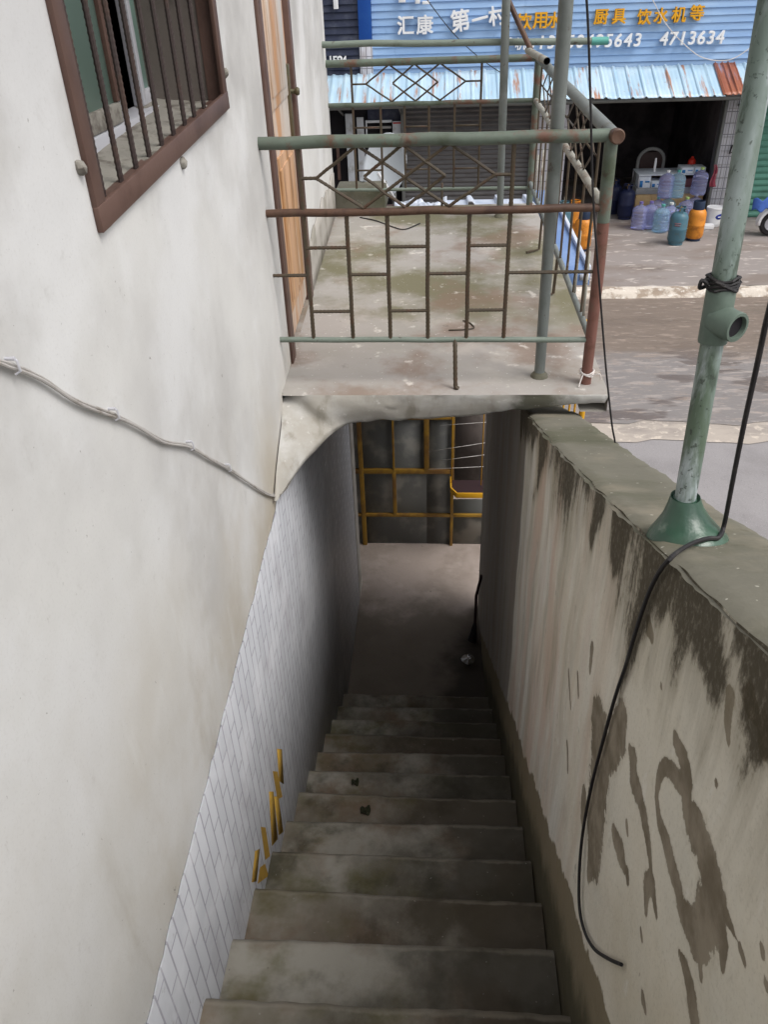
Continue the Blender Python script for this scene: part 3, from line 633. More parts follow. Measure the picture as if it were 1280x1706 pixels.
# body behind the plaster and the coping on top
b = MB()
yl = [-3 + .1*i for i in range(84)] + [5.35]
XO = .625
for a, c in zip(yl, yl[1:]):
    za, zc_ = zcop(a)-.012, zcop(c)-.012
    b.quad((XO-.006, a, -.06), (XO-.006, c, -.06), (XO-.006, c, zc_), (XO-.006, a, za))
b.quad((XR+.012, 3.22, 1.5), (XR-.028, 5.348, .5), (XR-.028, 5.348, 2.90), (XR+.012, 3.22, 2.90)); b.quad((XR-.041, 5.352, -.06), (XO-.006, 5.352, -.06), (XO-.006, 5.352, zcop(5.35)-.012), (XR-.041, 5.352, zcop(5.35)-.012)); b.quad((XR-.041, 5.352, zcop(5.35)-.012), (XR-.026, 5.352, zcop(5.35)-.012), (XR-.026, 5.352, 2.9), (XR-.041, 5.352, 2.9)); b.quad((XR, -3, 0), (XO-.006, -3, 0), (XO-.006, -3, zcop(-3)-.02), (XR, -3, zcop(-3)-.02))
b.build('outer_face', 'coping', sw, normals=False)
b = MB()
def fc(u, v):
    y = -3 + 7.6*u; xa = XR-.004 if y < 3.2 else XR+.008; x = xa + (XO+.004-xa)*v; e_ = .007*noise.noise((y*7, v*3, 0)) + .004*noise.noise((y*23, v*3, 0))
    if v in (0, 1): x += e_*1.3
    return (x, y, zcop(y) + .004*noise.noise((y*6, x*9, 0)) - (.010 if v in (0, 1) else 0) + (e_*.5 if v in (0, 1) else 0))
b.grid(fc, 360, 10); b.build('coping', 'coping', sw, normals=False)

# ------------------------------------------------------------------ terrace slab above the passage
slab = thing('terrace_slab', 'stained concrete terrace slab bridging the bottom of the stairs', 'terrace', (0, 3.2, 2.9))
YF, YE, XE = 3.19, 6.52, .735
b = MB()
def fs(u, v):
    y = YF + (YE-YF)*v; x = xw(y) + (XE-xw(y))*u
    return (x, y, SLAB + .004*noise.noise((x*3, y*3, 0)) - (.006 if v == 0 else 0))
b.grid(fs, 40, 80); b.quad((XL, YE, SLAB-.002), (XE, YE, SLAB-.002), (XE, YE, 2.92), (XL-.1, YE, 2.92)); b.quad((XE, YF, SLAB-.002), (XE, YF, 2.965), (XE, YE, 2.965), (XE, YE, SLAB-.002))
b.build('slab_top', 'slab', slab, normals=False)
b = MB(); b.quad((-.9, 3.35, 2.90), (.41, 3.35, 2.90), (.41, YE, 2.90), (-.9, YE, 2.90)); b.quad((.62, YF, 2.965), (XE, YF, 2.965), (XE, YE, 2.965), (.62, YE, 2.965))
b.build('soffit', 'soffit', slab)
# the rough front edge that runs into a haunch on the house wall
T0 = [onX(456, 832, XL+.006), onX(461, 775, XL+.006), onX(468, 715, XL+.006), onX(475, 658, XL+.006)]
top_line = [T0[0], T0[1], T0[2], T0[3], Vector((-.58, YF, SLAB)), Vector((-.47, YF, SLAB)), Vector((-.36, YF, SLAB)), Vector((-.2, YF, SLAB)), Vector((0, YF, SLAB)), Vector((.2, YF, SLAB)), Vector((.36, YF, SLAB)), Vector((.5, YF, SLAB)), Vector((.62, YF, SLAB)), Vector((XE, YF, SLAB))]
bot_line = [onX(466, 829, XL+.03)] + [onY(a, c, yy) for a, c, yy in ((484,803,2.90),(512,765,3.02),(547,728,3.13),(566,714,3.18),(584,706,3.21),(622,701,3.215),(676,699,3.215),(735,696,3.215),(800,691,3.215),(852,684,3.21),(896,680,3.205),(950,674,3.20),(1008,671,3.20))]
tl, bl = curve(top_line, 6), curve(bot_line, 6)
b = MB(); n_ = len(tl)-1
def ff(u, v):
    i = round(u*n_); p = tl[i].lerp(bl[i], v); bul = math.sin(v*math.pi)*(.02 if p.x < -.2 else .006)
    nn = .004*noise.noise(p*6) + .003*noise.noise(p*22)
    return p + Vector((0, -bul - (nn if 0 < v else 0), (-.004*(v == 0)) + (.010*noise.noise((p.x*14, 3, 0)) if v == 1 else 0)))
vs = b.grid(ff, n_, 10)
last = [vs[i][10] for i in range(n_+1)]
bk = [b.b.verts.new((v.co.x - (.1 if v.co.x < -.45 else 0), max(v.co.y+.18, 3.34), max(v.co.z, 2.86)+.035)) for v in last]
for i in range(n_): b.b.faces.new((last[i], last[i+1], bk[i+1], bk[i]))
b.build('slab_edge', 'slab_edge', slab, normals=False)
# concrete plinth at the far end
p0, p1, p2 = onY(560, 346, 6.33), onY(642, 346, 6.33), onY(642, 317, 6.33)
b = MB(); b.box(xw(6.33)+.003, p1.x, 6.33, 6.68, SLAB-.004, p2.z, .012)
for v in b.b.verts: v.co += Vector((1,1,1))*.008*noise.noise(v.co*8)
tag(b.build('plinth', 'coping'), 'low mossy concrete plinth at the far left end of the terrace', 'plinth')

# ------------------------------------------------------------------ railing
rail = thing('balcony_railing', 'rusty green pipe and rebar railing around the terrace with diamond lattice', 'railing', (.645, 3.3, SLAB))
ZT, ZM, ZB = 4.055, 3.795, 3.262
def part_tube(nm, pts, r, mat, seg=10, tw=0): return MB().tube(pts, r, seg, twist=tw).build(nm, mat, rail)
def panel(P0, P1, bars, tall, tips, zb=ZB, rb=.0085, tw=.0055, mats=('green_rail','rust_rail','grey_rail'), rr=(.0238,.0160,.0122), rungs=True, seed=1):
    P0, P1 = Vector(P0), Vector(P1)
    def at(u, z): q = P0.lerp(P1, u); return Vector((q.x, q.y, z))
    part_tube('top_rail', wob(at(-.006, ZT), at(1.012, ZT), 10, .004, seed), rr[0], mats[0], 16)
    part_tube('mid_rail', wob(at(0, ZM), at(1, ZM), 10, .006, seed+3), rr[1], mats[1], 12)
    part_tube('bottom_rail', wob(at(0, zb), at(1, zb-.01), 10, .003, seed+5), rr[2], mats[2], 12)
    us = [0] + bars + [1]
    for i, u in enumerate(bars):
        hi = ZT-.02 if i in tall else ZM
        part_tube('bar', wob(at(u, zb), at(u, hi), 5, .003, seed+i), rb, 'rust_bar', 7, tw)
    h = ZM-zb
    if rungs:
        for i, (a, c) in enumerate(zip(us, us[1:])):
            for f in ((.53,) if i % 2 == 0 else (.74, .235)):
                part_tube('rung', [at(a, zb+h*f), at(c, zb+h*f)], rb*.8, 'rust_bar', 7, tw)
    for t0, t1 in tips:                                       # one lattice of overlapping diamonds from t0 to t1
        zm = (ZT+ZM)/2 ; lt = lambda f: t0+(t1-t0)*f
        A = {'L':(0,0),'a':(.235,1),'b':(.49,1),'c':(.745,1),'R':(1,0),'d':(.26,-1),'e':(.5,-1),'f':(.745,-1),'M':(.27,0),'N':(.725,0)}
        P = {k: at(lt(f), zm + s_*(ZT-ZM)*.44) for k, (f, s_) in A.items()}
        for q in ('La','Ld','af','dc','Mb','Me','bN','Ne','cR','fR'):
            off = Vector((0, .006 if q in ('af','Mb','Ne','cR') else -.004, 0)); part_tube('lattice_bar', wob(P[q[0]]+off, P[q[1]]+off, 4, .003, seed+ord(q[0])), rb*.72, 'rust_bar', 7, tw)
        for s_, e_ in ((bars[tall[0]], t0), (t1, bars[tall[-1]])):
            part_tube('lattice_bar', [at(s_, zm), at(e_, zm)], rb*.75, 'rust_bar', 7, tw)
FX0, FX1 = XL-.02, .632
fb = [(onY(px, 460, 3.3).x-FX0)/(FX1-FX0) for px in (514, 583, 648, 713, 780, 845)]
panel((FX0, 3.3, 0), (FX1, 3.3, 0), fb, [0, 5], [((onY(527,295,3.3).x-FX0)/(FX1-FX0), (onY(825,292,3.3).x-FX0)/(FX1-FX0))])
# far panel
BX0, BX1 = xw(6.3)-.02, .66
bb = [(onY(px, 240, 6.3).x-BX0)/(BX1-BX0) for px in (591, 636, 675, 715, 757, 799)]
panel((BX0, 6.3, 0), (BX1, 6.3, 0), bb, [0, 5], [((onY(610,146,6.3).x-BX0)/(BX1-BX0), (onY(776,134,6.3).x-BX0)/(BX1-BX0))], zb=3.225, tw=0, mats=('green_rail','green_rail','grey_rail'), seed=21)
# street side panel
sb = [i/11 for i in range(1, 11)]
panel((.645, 3.3, 0), (.668, 6.3, 0), sb, [0, 5, 9], [(.13, .43), (.52, .86)], tw=0, mats=('pole','white_pipe','pole'), rungs=False, rb=.0062, rr=(.026,.018,.014), seed=41)
for i in range(9):                                           # short kinked ties of the side panel
    y = 3.5 + .3*i; x = .645+.023*(y-3.3)/3
    part_tube('tie', [(x, y, ZB+.02), (x+.012, y+.09, ZB+.28 + .05*math.sin(i*3))], .006, 'white_pipe', 6)
part_tube('corner_post', [(.652, 3.3, SLAB-.002), (.650, 3.3, 3.55), (.646, 3.3, 3.74)], [.0235, .0242, .0246], 'red_rust', 16); part_tube('corner_post', [(.646, 3.3, 3.741), (.640, 3.3, ZT-.01)], [.0247, .0256], 'green_rail', 16)
part_tube('corner_post', [(.672, 6.3, SLAB-.002), (.668, 6.3, ZT)], .024, 'green_rail', 14)
MB().lathe([(.026,-.02),(.0275,.0),(.0275,.012),(.023,.016),(.001,.013)], (.652, 3.268, ZT+.001), (.15,-1,0), 18).build('rail_end', 'rust_rail', rail)
for px, y in ((758, 3.245),):
    q = onY(px, 640, y); part_tube('leg', curve([(q.x-.002, 3.3, ZB), (q.x, 3.27, 3.2), (q.x+.004, y, SLAB+.01), (q.x+.012, y-.008, SLAB+.012)], 4), .009, 'rust_bar', 8, .007)
part_tube('leg', [(.648, 4.45, ZB), (.640, 4.44, SLAB+.012), (.60, 4.42, SLAB+.01)], .009, 'rust_bar', 8)
part_tube('leg', [(.652, 5.3, ZB), (.645, 5.28, SLAB+.012), (.56, 5.22, SLAB+.01)], .008, 'rust_bar', 8)
part_tube('leg', [(.02, 6.3, ZB), (.02, 6.29, SLAB)], .009, 'rust_bar', 8)

# poles for drying clothes
def pole(label, base, top_, r, mat='pole'):
    t = thing('vertical_pole', label, 'pole', base, 'upright clothes poles')
    MB().tube([base, Vector(base).lerp(Vector(top_), .3), Vector(base).lerp(Vector(top_), .33), top_], [r*.88, r*.9, r, r], 16).build('pipe', mat, t)
    MB().lathe([(r*1.5,0),(r*1.45,.012),(r*.95,.028)], Vector(base)-Vector((0,0,.004)), (0,0,1), 14).build('foot', 'coping', t); return t
q = onZ(899, 627, SLAB); q2 = onY(944, 0, 3.345); d_ = (q2-q)
pole('tall grey green pole standing just behind the front rail near the corner post', q, q + d_*1.45, .0265)
q = onZ(833, 361, SLAB); q2 = onY(844, 0, 6.06); d_ = (q2-q)
pole('slimmer tall grey pole standing by the far railing of the terrace', q, q + d_*1.4, .0275)
a, c = onY(540, 73, 6.12), onY(1012, 68, 6.12)
t = thing('drying_rod', 'long horizontal grey clothes rod with a green end cap above the far railing', 'clothes rod', a)
MB().tube(wob(a-Vector((.2,0,0)), c, 8, .006), .0205, 12).build('rod', 'grey_rail', t); MB().tube([c-Vector((.10,0,0)), c+Vector((.008,0,0))], .0238, 12).build('end_cap', 'cap_teal', t)
a, c = onY(851, 8, 6.1), onY(889, 92, 6.0)
t = thing('bamboo_pole', 'dark thin pole leaning down to the far corner of the railing', 'pole', c)
MB().tube([a + (a-c)*.8, a, c], .017, 10).build('stick', 'rust_rail', t)
a, c = onY(880, 84, 6.05), onY(912, 102, 5.5)
t = thing('pipe_offcut', 'short grey pipe offcut lying along the top rail at the far corner', 'pipe', a)
MB().tube([a, c], .021, 12, cap=False).build('tube', 'white_pipe', t); MB().tube([a, c], .0185, 12, cap=False).build('bore', 'dark', t)
b = MB()
for i in range(3): b.tube([Vector((.652+.03*math.cos(a_), 3.3+.03*math.sin(a_), SLAB+.045+.006*i+.006*math.sin(a_*2+i))) for a_ in [j*.5 for j in range(14)]], .003, 5)
b.tube(curve([(.63,3.272,SLAB+.05),(.62,3.26,SLAB+.02),(.615,3.25,SLAB+.004)],4), .003, 5); b.tube(curve([(.67,3.27,SLAB+.05),(.70,3.26,SLAB+.06),(.71,3.27,SLAB+.03)],4), .003, 5)
tag(b.build('string', 'string'), 'white string tied around the foot of the corner post', 'string')

# ------------------------------------------------------------------ green pipe on the coping
pb = Vector((.476, 1.265, 0)); pb.z = zcop(pb.y)
gp = thing('pipe_post', 'mossy green upright pipe with a tee and flared glazed foot standing on the coping', 'pipe', pb)
tp = onY(1287, 0, 1.42); n0 = onY(1142, 832, 1.28); dv = (tp-n0).normalized(); 
def pp(z): return n0 + dv*((z-n0.z)/dv.z)
zt0, zt1 = onY(1186, 580, 1.31).z, onY(1204, 489, 1.325).z
MB().tube([pp(n0.z-.03), pp(zt0+.01)], .0192, 20).build('lower_pipe', 'green_pipe', gp)
MB().tube([pp(zt1-.01), pp(6.6)], .0197, 20).build('upper_pipe', 'green_pipe', gp)
MB().tube([pp(zt0), pp(zt0+.003), pp(zt1-.003), pp(zt1)], [.0228, .0242, .0242, .0236], 20).build('tee', 'fitting', gp)
tm = pp((zt0+zt1)/2 - .004); td = Vector((.52, -.85, -.02)).normalized()
b = MB(); b.lathe([(.027,.0),(.027,.018),(.0255,.026),(.0255,.044),(.0245,.046),(.0195,.046),(.0185,.04),(.0185,.012)], tm, td, 22, cap=False); b.build('tee_branch', 'fitting', gp)
MB().lathe([(.0001,.038),(.0192,.0382)], tm, td, 22, cap=False).build('bore_shade_disc', 'dark', gp)  # dark disc near the mouth, painted stand-in for the shade inside the branch
b = MB()
for i in range(5): b.tube([pp(zt1+.004+.004*i+.003*math.sin(a_*3+i)) + Vector((math.cos(a_), math.sin(a_), 0))*(.026+.002*math.sin(a_*5+i*2)) for a_ in [j*.45 for j in range(15)]], .0026, 5)
b.tube(curve([pp(zt1+.01)+Vector((-.026,-.01,0)), pp(zt1+.014)+Vector((-.038,-.012,.004)), pp(zt1+.006)+Vector((-.036,.0,-.004)), pp(zt1)+Vector((-.026,.01,0))], 4), .0035, 6)
b.build('wire_binding', 'black', gp)
H0 = n0.z - pb.z
slope = Vector((0, .388, 1)).normalized()
b = MB(); prof = [(.075,-.03),(.074,-.004),(.071,.006),(.057,.022),(.043,.040),(.033,.060),(.0265,.080),(.0225,H0),(.0205,H0+.004)]
b.lathe(prof, (0,0,0), (0,0,1), 32)
for v in b.b.verts:
    f = 1-min(1, max(0, v.co.z/H0)); v.co.z -= .388*v.co.y*f*.9; v.co += Vector((pb.x, pb.y, pb.z)) + Vector((n0.x-pb.x, n0.y-pb.y, 0))*(1-f); v.co += v.co.normalized()*.0015*noise.noise(v.co*40)
b.build('flared_foot', 'glaze', gp)

# ------------------------------------------------------------------ cables
def cable(name, label, pts, r, mat, n=8): return tag(MB().tube(curve(pts, n), r, 8).build(name, mat), label, 'cable')
wc = thing('wall_cable', 'white twin flex clipped along the left plaster wall', 'cable', onX(190, 692, XL))
cp = [(-60,590),(0,604),(25,612),(70,632),(125,668),(190,692),(232,713),(275,736),(315,744),(350,765),(380,780),(412,803),(440,820),(455,826),(466,824),(477,812),(484,802)]
cpts = curve([onX(a, c, XL+.009) for a, c in cp], 6)
b = MB(); b.tube([p + Vector((0,0,.003)) for p in cpts], .0033, 7); b.tube([p + Vector((.001, .002*math.sin(i*.4), -.0032+.001*math.sin(i*.6))) for i, p in enumerate(cpts)], .0033, 7); b.build('flex', 'cable_white', wc)
for a, c in ((22,611),(190,691),(317,743),(380,780),(460,827)):
    q = onX(a, c, XL+.01); b = MB(); b.tube([q+Vector((0,.002,.014)), q+Vector((.008,.001,.010)), q+Vector((.009,0,-.008)), q+Vector((0,-.001,-.013))], .0022, 6); b.lathe([(.001,-.012),(.003,-.012),(.0035,.006),(.001,.007)], q+Vector((0,0,.014)), (1,0,0), 8); b.build('clip', 'alu', wc)
def oncop(px, py, dz=0):
    p = onX(px, py, .5)
    for _ in range(30): p = onZ(px, py, zcop(p.y)+dz)
    return p
air = [onY(a, c, y) for a, c, y in ((1330,380,1.0),(1296,470,1.05),(1278,535,1.08),(1262,610,1.12),(1240,710,1.17),(1222,800,1.215),(1208,872,1.245))]
cop_ = [oncop(1199, 895, .013), oncop(1182, 897, .013), oncop(1160, 903, .013), oncop(1135, 916, .013), oncop(1116, 932, .013)]
dn = [onX(a, c, XR-.010) for a, c in ((1098,955),(1080,992),(1060,1052),(1043,1110),(1026,1160),(1006,1232),(986,1310),(972,1385),(966,1450),(966,1510),(974,1550),(990,1580),(1014,1597),(1036,1607))]
cable('black_cable', 'black cable drooping from the air over the coping and down the right stair wall', air + cop_ + dn, .0042, 'black', 8)
wp = [(962,-140,2.35),(978,0,2.38),(984,150,2.40),(989,330,2.42),(999,470,2.44),(1010,610,2.46),(1020,705,2.47)]
pts = [onY(a, c, y) for a, c, y in wp]; pts.append(Vector((XO-.005, pts[-1].y+.0, zcop(2.47)+.004))); pts[-1] = onX(1026, 757, XO); pts.append(pts[-1]+Vector((.004, 0, -.25)))
cable('thin_wire', 'thin dark wire hanging straight down in front of the railing corner to the coping', pts, .0032, 'black', 6)
a = onY(640, -40, 16.9); bq = onY(930, 60, 17.1)
cable('sagging_wire', 'thin dark wire slanting across the left half of the blue shop sign', [onY(690,-30,17.25), onY(760,60,17.25), onY(830,118,17.25), onY(900,150,17.25)], .008, 'black')
cable('pale_cord', 'thin pale cord slanting across the right half of the blue shop sign', [onY(1084,-8,17.22), onY(1112,42,17.22), onY(1150,82,17.22), onY(1178,98,17.2), onY(1215,100,17.2), onY(1245,84,17.22), onY(1258,70,17.22)], .008, 'string')
tw = MB(); tw.tube(curve([onZ(a, c, SLAB+.006) for a, c in ((600,362),(628,368),(655,378),(675,382),(700,372))], 5), .004, 6); tag(tw.build('wire_scrap', 'black'), 'curly scrap of dark wire lying on the terrace behind the lattice', 'wire scrap')
tw = MB(); tw.tube(curve([onZ(a, c, SLAB+.006) for a, c in ((748,550),(775,549),(790,546),(783,538),(772,534))], 5), .004, 6); tag(tw.build('wire_scrap', 'rust_bar'), 'bent rusty wire scrap lying on the terrace behind the bottom rail', 'wire scrap')

# ------------------------------------------------------------------ passage: gate and odds and ends
gate = thing('yellow_gate', 'yellow framed folding gate with grimy glass panels at the end of the passage', 'gate', (-.2, 6.25, -.04))
GY = 6.25
def gp_(px, py): return onY(px, py, GY)
gx = [gp_(603,800).x, gp_(657,800).x, gp_(711,740).x, gp_(755,740).x]
GL = -.80
def gbar(nm, a, c, wd, mat='yellow'): MB().bar(a, c, wd, .03, up=(0,1,0), bev=.003).build(nm, mat, gate)
zt_ = 1.36
gbar('stile', (gx[0], GY, -.04), (gx[0], GY, zt_), .04); gbar('stile', (gx[2], GY, gp_(711,785).z), (gx[2], GY, zt_), .045); gbar('stile', (gx[1], GY, gp_(657,858).z), (gx[1], GY, gp_(657,785).z), .035)
gbar('stile', (gx[3], GY, -.04), (gx[3], GY, zt_), .028); gbar('stile', (GL, GY, -.04), (GL, GY, zt_), .04); gbar('stile', (gx[1], GY, gp_(657,785).z), (gx[1], GY, zt_), .018)
for py, wd, x1 in ((785,.045,gx[3]), (858,.03,gx[3])):
    z = gp_(680, py).z; gbar('rail', (GL+.02, GY+.002, z), (x1, GY+.002, z), wd)
for z in (1.34,): gbar('rail', (GL+.02, GY+.002, z), (gx[3], GY+.002, z), .03)
for x0, x1 in ((GL, gx[0]), (gx[0], gx[2]), (gx[2], gx[3])):
    b = MB(); b.box(x0, x1, GY+.02, GY+.026, -.05, zt_); b.build('glass_panel', 'gate_glass', gate)
zr = gp_(680, 858).z
gbar('rail', (gx[3]+.015, GY+.003, zr), (.74, GY+.003, zr), .028)
b = MB(); b.box(gx[3], .74, GY+.021, GY+.027, -.05, gp_(775, 834).z); b.build('glass_panel', 'gate_glass', gate)
for i, px in enumerate((938, 948, 957, 970)):                  # the bars of the outer leaf seen beyond the stair wall
    q = onY(px, 690, 6.27); MB().tube([(q.x, 6.27, -.04), (q.x, 6.27, 2.2)], .009 if i < 3 else .026, 10).build('bar', 'bright_yellow', gate)
MB().bar((.64, 6.27, 2.19), (onY(970,690,6.27).x, 6.27, 2.19), .03, .03).build('rail', 'bright_yellow', gate); MB().bar((.64, 6.27, .06), (onY(970,690,6.27).x, 6.27, .06), .03, .03).build('rail', 'bright_yellow', gate)
# store behind the right part of the gate
store = thing('enclosure', 'low grimy enclosure walls behind the open right part of the gate', 'enclosure', (.2, 7, -.04))
b = MB(); b.quad((gx[3], 7.3, -.04), (.62, 7.3, -.04), (.62, 7.3, 1.36), (gx[3], 7.3, 1.36)); b.quad((gx[3]-.0, 6.28, -.04), (gx[3], 7.3, -.04), (gx[3], 7.3, 1.36), (gx[3], 6.28, 1.36)); b.quad((.62, 7.3, -.04), (1.0, 7.3, -.04), (1.0, 7.3, 1.36), (.62, 7.3, 1.36))
b.build('enclosure_wall', 'grimy', store, solid=.01)
a = onY(752, 808, 6.0); c = onY(798, 830, 6.0)
sh = thing('wire_shelf', 'yellow tray hung on thin wire hangers at the right of the passage end', 'wire shelf', a)
ax0 = a.x; ax1 = .42; az_ = onY(775, 818, 6.0).z
b = MB(); b.prism([(ax0+.05, 5.93, az_-.02), (ax1, 5.93, az_-.02), (ax1, 6.2, az_-.02), (ax0, 6.2, az_-.02), (ax0, 6.02, az_-.02)], (0,0,.008)); b.build('tray', 'maroon', sh)
b = MB(); b.bar((ax0+.05, 5.93, az_), (ax1, 5.93, az_), .012, .05, bev=.002); b.bar((ax0, 6.02, az_), (ax0+.05, 5.93, az_), .012, .05); b.bar((ax0, 6.02, az_), (ax0, 6.2, az_), .012, .05); b.build('rim', 'bright_yellow', sh)
for x_ in (ax0+.005, ax1-.03):
    MB().tube([(x_, 6.1, az_), (x_, 6.1, 2.899)], .005, 6).build('hanger', 'bright_yellow', sh)
for k, z in enumerate((az_+.18, az_+.27, az_+.36, az_+.62)):
    MB().tube([(ax0-.2+.1*(k%2), 6.12, z-.03), (ax1-.01, 6.12, z+.03*(k%3))], .003, 5).build('wire', 'cable_white', sh)
# broom leaning in the corner, dark bag, foil
foot = Vector((.31, 4.9, -.035))
q1 = onY(793, 1000, 4.75)
br = thing('broom', 'dark worn broom leaning against the foot of the right wall', 'broom', foot)
MB().tube([onY(803, 958, 5.05), onY(794, 992, 5.0), (.315, 4.93, .14)], .012, 8).build('stick', 'maroon', br)
b = MB(); b.lathe([(.013,0),(.02,.03),(.026,.08),(.04,.17),(.02,.175)], (.315, 4.93, .15), (-.1,-.12,-1), 10); b.build('bristles', 'black', br)
q = onZ(781, 1103, -.03); b = MB()
b.lathe([(.001,0),(.05,.008),(.055,.03),(.02,.05),(.001,.05)], q, (0,0,1), 12)
for v in b.b.verts: v.co += Vector((noise.noise(v.co*60), noise.noise(v.co*60+Vector((7,0,0))), abs(noise.noise(v.co*60+Vector((0,7,0))))))*.02
tag(b.build('foil_scrap', 'foil', ang=5), 'crumpled shiny foil scrap at the bottom of the stairs', 'scrap')
# grit swept into the step corners
b = MB(); rg = random.Random(3)
for k in range(-2, 12):
    for _ in range(26):
        u = rg.random(); x_ = XL+.02+(XR-XL-.04)*(u**2.2 if rg.random() < .5 else 1-u**2.2*.9); y_ = ny_(k-1) + RUN*(.08+.85*rg.random()**1.5); r = rg.uniform(.0012, .0042)
        c_ = Vector((x_, y_, nz_(k)+r*.6)); vs_ = [b.b.verts.new(c_ + Vector((rg.uniform(-1,1), rg.uniform(-1,1), rg.uniform(-.7,.7))).normalized()*r*rg.uniform(.7,1.4)) for _ in range(4)]
        for q_ in ((0,1,2),(0,1,3),(0,2,3),(1,2,3)): b.b.faces.new([vs_[z_] for z_ in q_])
struct(b.build('grit', 'sill_dust'), 'stuff')
# leaf scraps on the steps
def leaf(px, py, k, label, sz):
    p = onZ(px, py, nz_(k)+.006); b = MB()
    b.grid(lambda u, v: p + Vector(((u-.5)*sz*(1-.5*abs(v-.5)), (v-.5)*sz*.9, .012*math.sin(u*5+v*3) + .006 + .008*noise.noise((u*4+px, v*4, 0)))), 6, 6)
    tag(b.build('leaf', 'leaf', solid=.003), label, 'leaf')
leaf(592, 1304, 6, 'small curled dark leaf on the farther and lower of the two littered steps', .04); leaf(609, 1351, 5, 'flat dark leaf near the edge of the nearer of the two littered steps', .05)

# ------------------------------------------------------------------ things at the far end of the terrace
dc_ = onY(644, 280, 6.95)
ds = thing('satellite_dish', 'white satellite dish tilted on a short mast behind the far railing', 'satellite dish', (dc_.x, 6.95, SLAB-.1))
ax_ = Vector((-.42, -.8, .40)).normalized(); sx_ = ax_.cross(Vector((0,0,1))).normalized(); sy_ = sx_.cross(ax_)
b = MB()
def fd(u, v):
    r = u; a_ = v*2*math.pi; return dc_ + sx_*(.2*r*math.cos(a_)) + sy_*(.26*r*math.sin(a_)) + ax_*(.07*r*r-.03)
b.grid(fd, 10, 32); bmesh.ops.remove_doubles(b.b, verts=b.b.verts, dist=.0005); b.build('reflector', 'dish', ds, solid=.008)
MB().tube([dc_-ax_*.05, dc_-ax_*.12+Vector((0,0,-.05)), (dc_.x+.06, 7.02, SLAB-.4)], .018, 10).build('mast', 'shutter_rail', ds)
MB().tube([dc_-sy_*.25, dc_-sy_*.16+ax_*.28], .009, 8).build('feed_arm', 'dish', ds); MB().lathe([(.02,0),(.022,.05),(.03,.06),(.03,.075)], dc_-sy_*.16+ax_*.33, -ax_, 12).build('feed_horn', 'dish', ds)
a, c = onY(630, 288, 6.6), onY(657, 330, 6.6)
tag(MB().tube([a, c], .012, 8).build('stick', 'white_plastic'), 'short white stick leaning by the satellite dish', 'stick')
# tin roof beyond the far edge
tr = thing('tin_roof', 'white corrugated tin roof just beyond the far terrace edge', 'roof', (.3, 6.9, 3.0))
b = MB()
def ftr(u, v):
    x = .05+.70*u; y = 6.56+.42*v; ph = (x*4.4) % 1; rb_ = .035 if ph < .13 else (.0 if ph > .26 else .035*(1-(ph-.13)/.13))
    return (x, y, 3.03 - .05*v + rb_)
b.grid(ftr, 110, 4); b.build('sheet', 'white_tin', tr, solid=.004)
MB().box(.03, .78, 6.54, 6.97, 2.90, 2.94).build('frame', 'shutter_rail', tr)
b = MB()
def fcr(u, v):
    x = -.36+.42*u; y = 6.55+.3*v; return (x, y, 3.005 + .05*noise.noise((x*7, y*7, 0)) + .045*abs(noise.noise((x*17, y*13, 4))))
b.grid(fcr, 40, 30); tag(b.build('plastic_sheet', 'white_tin', solid=.003, ang=25), 'crumpled white plastic sheet lying beyond the far railing', 'plastic sheet')
b = MB(); b.box(-.45, .02, 6.53, 6.80, 2.9, 3.0, .01); tag(b.build('timber_pile', 'rust_rail'), 'dark timber boards piled under the crumpled plastic sheet', 'timber')
# pale blue tin box along the street side
bx = thing('sign_box', 'pale blue tin box mounted outside the street side of the terrace', 'tin box', (.85, 5.1, 2.8))
b = MB(); b.box(.80, .965, 5.15, 7.4, 2.865, 2.952, .003); b.build('box', 'bluebox', bx)
b = MB(); b.box(.945, .968, 5.16, 7.4, 2.954, 2.985, .002); b.build('ridge', 'white_tin', bx); b = MB(); b.box(.90, .96, 5.143, 5.149, 2.90, 2.94); b.build('end_flap', 'white_tin', bx)
MB().box(.737, .80, 5.3, 5.34, 2.85, 2.89).build('bracket', 'shutter_rail', bx); MB().box(.737, .80, 6.3, 6.34, 2.85, 2.89).build('bracket', 'shutter_rail', bx)

# ------------------------------------------------------------------ the shop across the street
YS = 17.4; AZ = .09
shop = thing('shop_building', 'shop across the street with one dark open bay and a closed grey shutter', 'shop', (2, YS, AZ))
def sx(px, py=240): return onY(px, py, YS).x
xs_ = dict(bayL=-6.0, sh0=sx(672), sh1=sx(884), p1a=sx(893), p1b=sx(944), op1=sx(1186,300), p2a=sx(1190,300), p2b=sx(1237,250), end=14.0)
ZL = 2.62                                                      # under the awning
b = MB()
b.box(-8, 14, YS+.2, YS+.5, ZL+.1, 6.5); b.box(-8, 14, YS+4.6, YS+4.8, AZ-.1, 6.5); b.box(-8.2, -8, YS, YS+4.8, AZ-.1, 6.5); b.box(14, 14.2, YS, YS+4.8, AZ-.1, 6.5)
b.build('wall', 'white_wall', shop)
b = MB(); b.box(-8.3, 14.3, YS-.1, YS+5, 6.503, 6.65); b.build('roof', 'roof', shop)
for a, c, nm in ((xs_['p1a'], xs_['p1b'], 0), (xs_['p2a'], xs_['p2b'], 1)):
    b = MB(); b.box(a, c, YS, YS+.4, AZ-.02, ZL+.1, .004); b.build('tiled_pillar', 'pillar_tiles', shop)
b = MB(); b.box(xs_['p1b'], xs_['p2a'], YS+.05, YS+.3, 2.33, ZL+.1); b.build('lintel', 'shutter_rail', shop)
b = MB()
x0, x1 = xs_['p1b']-.05, xs_['p2a']+.05
